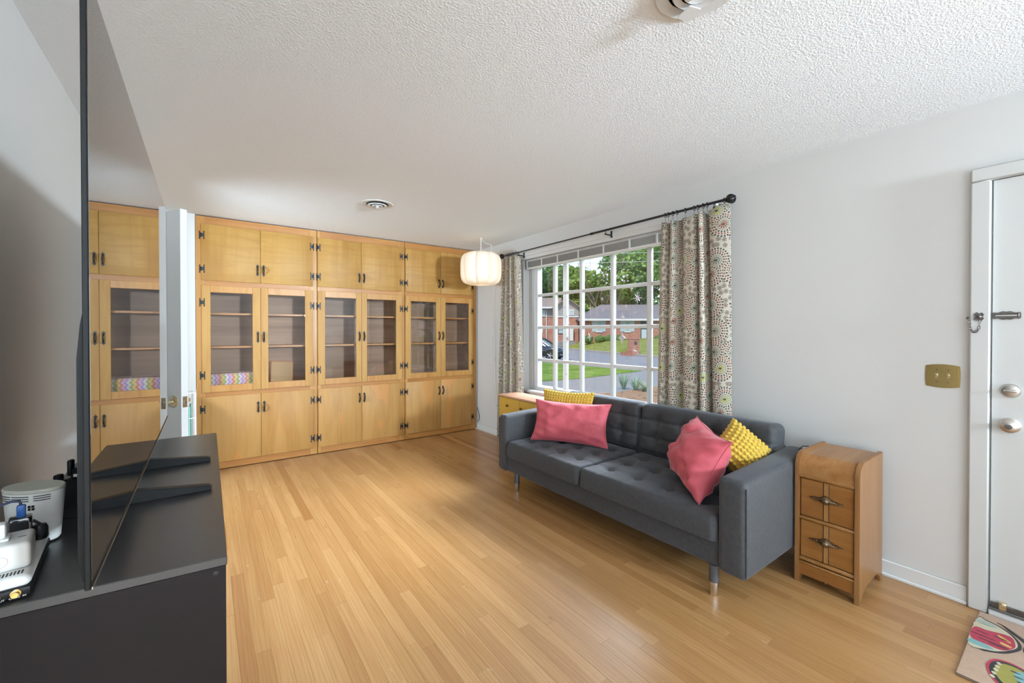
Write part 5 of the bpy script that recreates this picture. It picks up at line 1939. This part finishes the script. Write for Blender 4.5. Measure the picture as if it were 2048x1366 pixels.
TR = [(1052, 60, 530, 5.2, 1, 'dense dark tree behind the gable house, next to the window frame'),
      (1096, 66, 532, 4.6, 0, 'leafy tree rising over the ridge of the gable house'),
      (1132, 70, 528, 4.6, 0, 'broad green tree behind the grey gable peak'),
      (1160, 63, 546, 4.4, 2, 'light green tree between the two houses'),
      (1190, 68, 566, 4.8, 1, 'low dark tree behind the hipped end of the low roof'),
      (1226, 64, 590, 3.8, 0, 'short bushy tree behind the middle of the low roof'),
      (1262, 60, 486, 5.0, 0, 'tall leafy tree filling the pane with the big star'),
      (1298, 57, 470, 5.4, 2, 'tallest light green tree near the printed curtain'),
      (1345, 58, 465, 5.6, 0, 'tall green tree hidden mostly by the printed curtain'),
      (1178, 84, 560, 6.5, 1, 'distant dark tree in the gap between the houses'),
      (1245, 88, 575, 6.5, 0, 'distant green tree behind the tan roofed house'),
      (1110, 88, 560, 7.0, 1, 'distant dark tree far behind the gable house'),
      (1000, 64, 520, 5.6, 0, 'green tree beyond the window frame, far side of the street'),
      (1420, 58, 470, 5.6, 1, 'dark tree further along the street past the curtain'),
      (1530, 62, 480, 5.8, 0, 'green tree beyond the far end of the low house'),
      (1650, 60, 470, 6.0, 2, 'light green tree well past the low house'),
      (1790, 56, 465, 6.0, 0, 'leafy tree across the street opposite the front door'),
      (1960, 54, 450, 6.2, 1, 'dark broad tree across the street beyond the front door')]
for k, (px, d, py, cr, mi, lb) in enumerate(TR):
    zb = 0.4 if d < 80 else 1.6
    tree(lb, pl(px, d), d, zb, pz(py, d) - zb, cr, LF[mi], 20 + k, n=4600, low=0.16)
for k, (x, y, h, lb) in enumerate(((13, -13, 9, 'young green tree along the street to the side, nearest the house'), (19, -22, 12, 'mid sized green tree along the street to the side'), (25, -33, 13, 'big green tree far down the side of the street'), (15, -33, 11, 'leafy tree down the street behind the nearer ones'), (31, -22, 12, 'green tree across the street to the side'))):
    tree(lb, 0, 40, 0, h, 4.2, LF[k % 3], 70 + k, n=3800, low=0.12, loc=(x, y, GZ - 0.1))

# bare branching tree against the sky
t = exthing('bare_tree', 'thin bare-branched tree against the pale sky between the leafy crowns', 'tree', pl(1217, 56), 56, 0.3)
rg = random.Random(5)
b = MB()


def branch(p, dr_, L, r, depth):
    pts = [p]; dd = dr_.copy()
    for k in range(4):
        dd = (dd + Vector((rg.uniform(-.22, .22), rg.uniform(-.22, .22), rg.uniform(-.05, .16)))).normalized()
        pts.append(pts[-1] + dd * L / 4)
    b.tube(pts, [r, r * 0.85, r * 0.7, r * 0.55, r * 0.4], 6, caps=False)
    if depth > 0:
        for k in range(4 if depth > 1 else 3):
            q = pts[rg.choice((1, 2, 3, 4))]
            nd = (dd + Vector((rg.uniform(-.9, .9), rg.uniform(-.9, .9), rg.uniform(-.1, .5)))).normalized()
            branch(q, nd, L * rg.uniform(0.5, 0.75), r * 0.5, depth - 1)


branch(Vector((0, 0, -0.3)), Vector((0, 0, 1)), 7.5, 0.30, 4)
obj('branches', b, bark, t, local=True)

# houses
brick = NT('red_brick')
bt = brick.n('ShaderNodeTexBrick')
bt.inputs['Color1'].default_value = (0.273, 0.080, 0.050, 1); bt.inputs['Color2'].default_value = (0.378, 0.139, 0.088, 1); bt.inputs['Mortar'].default_value = (0.441, 0.347, 0.294, 1)
bt.inputs['Scale'].default_value = 1.0; bt.inputs['Brick Width'].default_value = 0.24; bt.inputs['Row Height'].default_value = 0.085; bt.inputs['Mortar Size'].default_value = 0.010
sx = brick.n('ShaderNodeSeparateXYZ'); brick.l(brick.pos(coord='obj'), sx.inputs[0])
cx = brick.n('ShaderNodeCombineXYZ'); brick.l(brick.math('ADD', sx.outputs[0], sx.outputs[1]), cx.inputs[0]); brick.l(sx.outputs[2], cx.inputs[1])
brick.l(cx.outputs[0], bt.inputs['Vector'])
nb = brick.noise(brick.pos(coord='obj'), 1.6, 4, 0.7)
bc = brick.mix(brick.math('MULTIPLY', brick.ramp(nb, [(0.55, (0, 0, 0)), (0.62, (1, 1, 1))]), 0.35), bt.outputs[0], (0.50, 0.36, 0.30))
brick.set(bc, 0.95, 0, 0.1)
BRK = brick.m
siding = plain('grey_siding', (0.315, 0.284, 0.273), 0.8, var=0.03)
roofg = plain('grey_shingles', (0.158, 0.143, 0.151), 0.95, var=0.2, scale=3)
roofb = plain('brown_shingles', (0.221, 0.179, 0.155), 0.95, var=0.2, scale=3)
trimw = plain('outdoor_white', (0.588, 0.588, 0.578), 0.6)
shutm = plain('pale_blue_shutter', (0.399, 0.473, 0.525), 0.6)
winm = plain('dim_window_glass', (0.336, 0.420, 0.420), 0.15, spec=0.7)
dkm = plain('dark_doorway', (0.05, 0.05, 0.055), 0.5)


def hwin(t, x0, x1, z0, z1, y=0.0, frame=trimw):
    b = MB(); b.box((x0, y - 0.06, z0), (x1, y + 0.02, z1), 0.01)
    w_ = obj('window', b, frame, t, local=True)
    b = MB(); m = (z0 + z1) / 2
    b.box((x0 + 0.07, y - 0.075, z0 + 0.08), (x1 - 0.07, y - 0.05, m - 0.03)); b.box((x0 + 0.07, y - 0.075, m + 0.03), (x1 - 0.07, y - 0.05, z1 - 0.08))
    obj('sash_panes', b, winm, w_, local=True)


def slab(b, pts, th):
    """sloped roof plane with thickness"""
    P = [Vector(p) for p in pts]
    A = [b.bm.verts.new(p) for p in P]; B = [b.bm.verts.new(p - Vector((0, 0, th))) for p in P]
    b.bm.faces.new(A); b.bm.faces.new(B[::-1])
    for i in range(len(P)):
        b.bm.faces.new([A[i], B[i], B[(i + 1) % len(P)], A[(i + 1) % len(P)]])


ol = 8.37
t = exthing('house', 'low red brick house with grey hipped roof and pale blue shutters', 'house', ol, 50, 0)
b = MB(); b.box((0, 0, -0.6), (18, 8, 2.72)); obj('brick_wall', b, BRK, t, local=True, smooth=0)
b = MB()
slab(b, [(-0.5, -0.6, 2.78), (18.6, -0.6, 2.78), (18.6, 4, 4.75), (3.0, 4, 4.75)], 0.12)
slab(b, [(18.6, 8.6, 2.78), (-0.5, 8.6, 2.78), (3.0, 4, 4.75), (18.6, 4, 4.75)], 0.12)
slab(b, [(-0.5, 8.6, 2.78), (-0.5, -0.6, 2.78), (3.0, 4, 4.75)], 0.12)
obj('roof', b, roofg, t, local=True, smooth=0)
b = MB(); b.box((-0.5, -0.66, 2.58), (18.6, -0.58, 2.80)); b.box((-0.5, -0.62, 2.60), (18.6, 0.0, 2.66)); obj('fascia', b, trimw, t, local=True)
for a, c, s1, s2 in ((9.98, 10.70, 9.50, 11.12), (13.36, 14.05, 12.85, 14.52), (18.1, 19.2, 17.6, 19.7)):
    hwin(t, a - ol, c - ol, 1.28, 2.56)
    for x0, x1 in ((s1 - ol, a - ol - 0.02), (c - ol + 0.02, s2 - ol)):
        b = MB(); b.box((x0, -0.05, 1.28), (x1, 0.01, 2.58), 0.01)
        for k in range(8):
            b.box((x0 + 0.06, -0.065, 1.36 + k * 0.145), (x1 - 0.06, -0.045, 1.45 + k * 0.145))
        obj('shutter', b, shutm, t, local=True)
    b = MB(); b.box((a - ol - 0.06, -0.10, 1.20), (c - ol + 0.06, 0.02, 1.28), 0.01); obj('window_sill', b, trimw, t, local=True)
b = MB(); b.box((15.26 - ol, -0.05, 0.1), (16.05 - ol, 0.02, 2.6), 0.01); d_ = obj('door', b, dkm, t, local=True)
b = MB(); b.box((15.36 - ol, -0.08, 0.2), (15.95 - ol, -0.04, 1.55), 0.01); obj('storm_panel', b, shutm, d_, local=True)
b = MB(); b.box((0.02, -0.14, -0.3), (0.13, -0.03, 2.6), 0.02); obj('downspout', b, trimw, t, local=True)
b = MB(); b.box((15.1 - ol, -1.2, -0.5), (16.2 - ol, 0, 0.08), 0.02); obj('step', b, concrete, t, local=True)

ol = 5.25
t = exthing('house', 'two storey brick house with grey siding and a gable to the street', 'house', ol, 52, 0)
b = MB(); b.box((0, 0, -0.6), (2.98, 8, 3.14)); b.box((-6, 1.2, -0.6), (0, 8, 3.14)); obj('brick_wall', b, BRK, t, local=True, smooth=0)
b = MB(); b.prism([(0, 3.14), (2.98, 3.14), (2.98, 4.38), (1.49, 5.36), (0, 4.38)], (0, -0.05, 0), (1, 0, 0), (0, 0, 1), (0, 8, 0)); b.box((-6, 1.15, 3.14), (0, 8, 4.4))
obj('siding_wall', b, siding, t, local=True, smooth=0)
b = MB()
slab(b, [(-0.35, -0.5, 4.22), (1.49, -0.5, 5.46), (1.49, 8.4, 5.46), (-0.35, 8.4, 4.22)], 0.12)
slab(b, [(1.49, -0.5, 5.46), (3.33, -0.5, 4.22), (3.33, 8.4, 4.22), (1.49, 8.4, 5.46)], 0.12)
slab(b, [(-6.4, 0.6, 4.35), (0.6, 0.6, 4.35), (1.49, 4.8, 5.85), (-6.4, 4.8, 5.85)], 0.12)
slab(b, [(-6.4, 4.8, 5.85), (1.49, 4.8, 5.85), (1.0, 8.6, 4.35), (-6.4, 8.6, 4.35)], 0.12)
obj('roof', b, roofb, t, local=True, smooth=0)
b = MB(); b.box((-6.4, 0.54, 4.18), (0.0, 0.62, 4.40)); b.box((0.0, -0.08, 3.06), (3.0, -0.03, 3.2)); obj('fascia', b, trimw, t, local=True)
hwin(t, -2.1, -1.05, 3.18, 4.06, 1.15)
hwin(t, -2.15, -1.35, 1.20, 2.10, 1.2)
hwin(t, 1.80, 2.40, 3.30, 4.02, -0.05)
hwin(t, 0.45, 1.1, 1.0, 2.0, 0.0, dkm)
b = MB(); b.box((1.82, -0.5, 0.15), (2.28, -0.1, 1.75), 0.03); obj('porch_column', b, trimw, t, local=True)
b = MB(); b.box((-0.95, 1.05, -0.2), (-0.85, 1.15, 4.2), 0.02); obj('downspout', b, trimw, t, local=True)
b = MB(); b.box((0.3, -0.9, -0.6), (2.6, 0, 0.1), 0.02); obj('step', b, concrete, t, local=True)

t = exthing('house', 'small tan roofed house on the hill behind the low brick house', 'house', pl(1232, 76), 76, 3.6)
b = MB(); b.box((-2.6, 0, -2.6), (3.2, 6, 1.4)); obj('brick_wall', b, BRK, t, local=True, smooth=0)
b = MB(); slab(b, [(-3.1, -0.5, 1.35), (3.7, -0.5, 1.35), (1.9, 3, 2.6), (-1.6, 3, 2.6)], 0.12); slab(b, [(3.7, 6.5, 1.35), (-3.1, 6.5, 1.35), (-1.6, 3, 2.6), (1.9, 3, 2.6)], 0.12)
slab(b, [(-3.1, 6.5, 1.35), (-3.1, -0.5, 1.35), (-1.6, 3, 2.6)], 0.12); slab(b, [(3.7, -0.5, 1.35), (3.7, 6.5, 1.35), (1.9, 3, 2.6)], 0.12)
obj('roof', b, plain('tan_shingles', (0.336, 0.221, 0.147), 0.95, var=0.15, scale=3), t, local=True, smooth=0)
hwin(t, -0.6, 0.4, 0.2, 1.1)
hwin(t, 1.4, 2.4, 0.2, 1.1)

# clipped shrubs along the low house
for k, (px, wd, lb) in enumerate(((1177, 0.62, 'round clipped shrub at the corner of the low brick house'), (1199, 0.60, 'round clipped shrub under the first shuttered window'), (1218, 0.62, 'clipped shrub between the two shuttered windows'), (1239, 0.66, 'clipped shrub under the second shuttered window'), (1318, 0.66, 'clipped shrub past the door of the low house'), (1334, 0.66, 'clipped shrub furthest along the low house'))):
    t = exthing('shrub', lb, 'shrub', pl(px, 48.6), 48.6, -0.05, group='clipped shrubs along the low house')
    rg = random.Random(200 + k)
    b = MB(); b.ball((0, 0, 0.46), (wd * 0.88, wd * 0.8, 0.46), 16, 10)
    obj('core', b, LF[1], t, local=True)
    obj('foliage', foliage([(0, 0, 0.47, wd * 0.92), (0.05, 0, 0.5, wd * 0.9)], 1500, 0.06, rg), LF[0], t, local=True, smooth=0, kind='stuff', recalc=False)

# brick mailbox pillar
t = exthing('mailbox_pillar', 'red brick mailbox pillar with an arched niche beside the street', 'mailbox', pl(1267, 36.5), 36.5, GZ, 0.25)
b = MB(); b.box((-0.36, -0.36, -0.2), (0.36, 0.36, 1.40)); b.box((-0.30, -0.30, 1.46), (0.30, 0.30, 1.5)); b.box((-1.1, -0.25, -0.2), (-0.36, 0.25, 0.24)); b.box((-0.62, -0.25, 0.24), (-0.36, 0.25, 0.4))
obj('brick_body', b, BRK, t, local=True, smooth=0)
b = MB(); b.box((-0.40, -0.40, 1.38), (0.40, 0.40, 1.46), 0.02); obj('cap', b, BRK, t, local=True, smooth=0)
b = MB()
b.prism([(-0.13, 0.90), (0.13, 0.90), (0.13, 1.08)] + [(0.13 * math.cos(a), 1.08 + 0.13 * math.sin(a)) for a in [PI * k / 8 for k in range(1, 8)]] + [(-0.13, 1.08)], (0, -0.375, 0), (1, 0, 0), (0, 0, 1), (0, 0.02, 0))
obj('niche_door', b, dkm, t, local=True)

# dark suv on the street
TH = math.radians(-24)
fc_ = Vector((3.85, 29.9)); hd = Vector((math.cos(TH), math.sin(TH)))
cc_ = fc_ - hd * 2.3
t = exthing('car', 'dark blue suv parked on the street outside the window', 'car', cc_.x, cc_.y, GZ, TH)
paint = plain('dark_blue_paint', (0.010, 0.013, 0.025), 0.12, 0.2, 0.8, var=0.02, Coat_Weight=0.8)
tyre = plain('tyre', (0.014, 0.014, 0.015), 0.85)
carglass = plain('car_glass', (0.05, 0.07, 0.085), 0.05, spec=0.9)
secs = [(-2.28, 0.78, 0.42, 0.95), (-2.2, 0.88, 0.36, 1.02), (-1.6, 0.925, 0.30, 1.06), (-0.6, 0.93, 0.28, 1.06), (0.4, 0.93, 0.28, 1.05), (1.1, 0.925, 0.28, 1.02), (1.7, 0.90, 0.30, 0.95), (2.12, 0.84, 0.33, 0.86), (2.28, 0.72, 0.38, 0.74), (2.32, 0.60, 0.42, 0.66)]
b = MB(); rows = []
for x, hw_, z0, z1 in secs:
    zm = (z0 + z1) / 2
    ring = []
    for yy, zz in ((-0.82, z0), (-0.97, z0 + 0.1), (-1.0, zm), (-0.985, z1 - 0.12), (-0.88, z1 - 0.02), (-0.45, z1 + 0.025), (0, z1 + 0.035), (0.45, z1 + 0.025), (0.88, z1 - 0.02), (0.985, z1 - 0.12), (1.0, zm), (0.97, z0 + 0.1), (0.82, z0)):
        ring.append((x, yy * hw_, zz))
    rows.append(ring)
V = b.grid(rows, closed_u=True); b.cap(V[0]); b.cap(V[-1], True)
body = obj('body', b, paint, t, local=True, smooth=50)
b = MB(); rows = []
for x, hw_, z0, z1 in ((-2.15, 0.72, 1.0, 1.10), (-1.85, 0.76, 1.0, 1.52), (-1.2, 0.76, 1.02, 1.63), (-0.2, 0.755, 1.02, 1.655), (0.35, 0.74, 1.02, 1.58), (0.75, 0.74, 1.02, 1.36), (1.28, 0.74, 0.98, 1.03)):
    rows.append([(x, -hw_ * 1.12, z0), (x, -hw_ * 1.05, z0 + (z1 - z0) * 0.5), (x, -hw_ * 0.95, z1 - 0.03), (x, -hw_ * 0.6, z1), (x, hw_ * 0.6, z1), (x, hw_ * 0.95, z1 - 0.03), (x, hw_ * 1.05, z0 + (z1 - z0) * 0.5), (x, hw_ * 1.12, z0)])
V = b.grid(rows); b.cap(V[0]); b.cap(V[-1], True)
obj('glazing', b, carglass, t, local=True, smooth=50)
b = MB(); rows = []
for x, hw_, z1 in ((-1.9, 0.74, 1.50), (-1.2, 0.74, 1.645), (-0.2, 0.735, 1.67), (0.42, 0.72, 1.565)):
    rows.append([(x, -hw_ * 0.97, z1 - 0.035), (x, -hw_ * 0.6, z1 + 0.008), (x, hw_ * 0.6, z1 + 0.008), (x, hw_ * 0.97, z1 - 0.035)])
b.grid(rows)
for s in (-1, 1):
    b.tube([(0.42, s * 0.70, 1.54), (0.8, s * 0.74, 1.32), (1.28, s * 0.80, 1.02)], 0.035, 6)
    b.tube([(-0.55, s * 0.74, 1.62), (-0.62, s * 0.83, 1.05)], 0.04, 6)
    b.tube([(-1.9, s * 0.72, 1.5), (-2.15, s * 0.78, 1.06)], 0.06, 6)
obj('roof_and_pillars', b, paint, t, local=True, smooth=50)
for x in (1.42, -1.42):
    for s in (-1, 1):
        b = MB(); b.lathe([(0.0, -0.02), (0.24, -0.02), (0.25, 0.0), (0.345, 0.0), (0.36, 0.04), (0.36, 0.18), (0.345, 0.22), (0.0, 0.22)], (x, s * 0.965, 0.355), (0, -s, 0), 24)
        w_ = obj('wheel', b, tyre, t, local=True)
        b = MB(); b.lathe([(0.23, -0.004), (0.235, -0.012), (0.21, -0.014), (0.205, -0.004)], (x, s * 0.965, 0.355), (0, -s, 0), 24)
        for k in range(5):
            a = 2 * PI * k / 5
            b.tube([(x, s * 0.988, 0.355), (x + 0.21 * math.cos(a), s * 0.982, 0.355 + 0.21 * math.sin(a))], 0.025, 6)
        obj('rim', b, M['chrome'], w_, local=True)
        b = MB(); b.tube([(x + 0.40 * math.cos(a), s * 0.93, 0.355 + 0.40 * math.sin(a)) for a in [PI * k / 10 for k in range(11)]], 0.035, 6)
        obj('arch_trim', b, tyre, t, local=True)
b = MB(); b.box((2.20, -0.52, 0.50), (2.335, 0.52, 0.72), 0.03, 2); obj('grille', b, tyre, t, local=True)
b = MB(); b.tube([(2.10, -0.86, 0.44), (2.30, -0.62, 0.42), (2.36, 0, 0.41), (2.30, 0.62, 0.42), (2.10, 0.86, 0.44)], 0.028, 6); obj('bumper_strip', b, M['chrome'], t, local=True)
b = MB(); b.tube([(1.95, -0.89, 0.34), (2.28, -0.62, 0.31), (2.34, 0, 0.30), (2.28, 0.62, 0.31), (1.95, 0.89, 0.34)], 0.07, 6); obj('lower_bumper', b, tyre, t, local=True)
for s in (-1, 1):
    b = MB(); b.ball((2.10, s * 0.70, 0.72), (0.17, 0.13, 0.055), 12, 8); obj('headlight', b, carglass, t, local=True)
    b = MB(); b.ball((0.72, s * 1.0, 1.10), (0.08, 0.11, 0.075), 10, 8); obj('mirror', b, paint, t, local=True)

# spiky plants in the planting bed
yuc = leaf_mat('yucca_leaf', (0.10, 0.17, 0.12), (0.17, 0.25, 0.17), (0.26, 0.33, 0.20))
for k, (px, d, n, h, lb) in enumerate(((1272, 14.6, 46, 0.55, 'spiky grey-green plant at the edge of the planting bed'), (1248, 15.0, 38, 0.62, 'loose pale plant on the driveway side of the planting bed'), (1290, 14.3, 40, 0.42, 'low yellow-green plant near the printed curtain outside'), (1083, 14.5, 20, 0.32, 'small weed at the driveway edge by the window frame'))):
    rg = random.Random(300 + k)
    t = exthing('yucca', lb, 'plant', pl(px, d), d, GZ, group='spiky plants in the planting bed')
    for j in range(n):
        a = rg.uniform(0, 2 * PI); r_ = rg.uniform(0.15, 0.42); hh = h * rg.uniform(0.4, 1.0)
        b = MB(); s = Vector((-math.sin(a), math.cos(a), 0)) * 0.016
        o_ = Vector((math.cos(a), math.sin(a), 0))
        p0, p1, p2 = o_ * 0.03, o_ * r_ * 0.5 + Vector((0, 0, hh * 0.75)), o_ * r_ + Vector((0, 0, hh))
        n_ = Vector((0, 0, 0.004))
        b.grid([[p0 - s, p0 + n_, p0 + s], [p1 - s, p1 - n_, p1 + s], [p2 - s * 0.1, p2, p2 + s * 0.1]])
        obj('leaf', b, yuc, t, local=True, smooth=60)

b = MB()
for z0, z1 in ((7.05, 7.6), (7.75, 8.3)):
    b.tube([ex(-10 + 4.0 * k, 36 - 0.55 * k, z0 + (z1 - z0) * k / 10 - 0.5 * math.sin(PI * k / 10)) for k in range(11)], 0.018, 5)
centre(tag(obj('power_line', b, plain('wire_grey', (0.5, 0.5, 0.5), 0.6)), 'pair of thin utility wires crossing before the tree crowns', 'wire'))
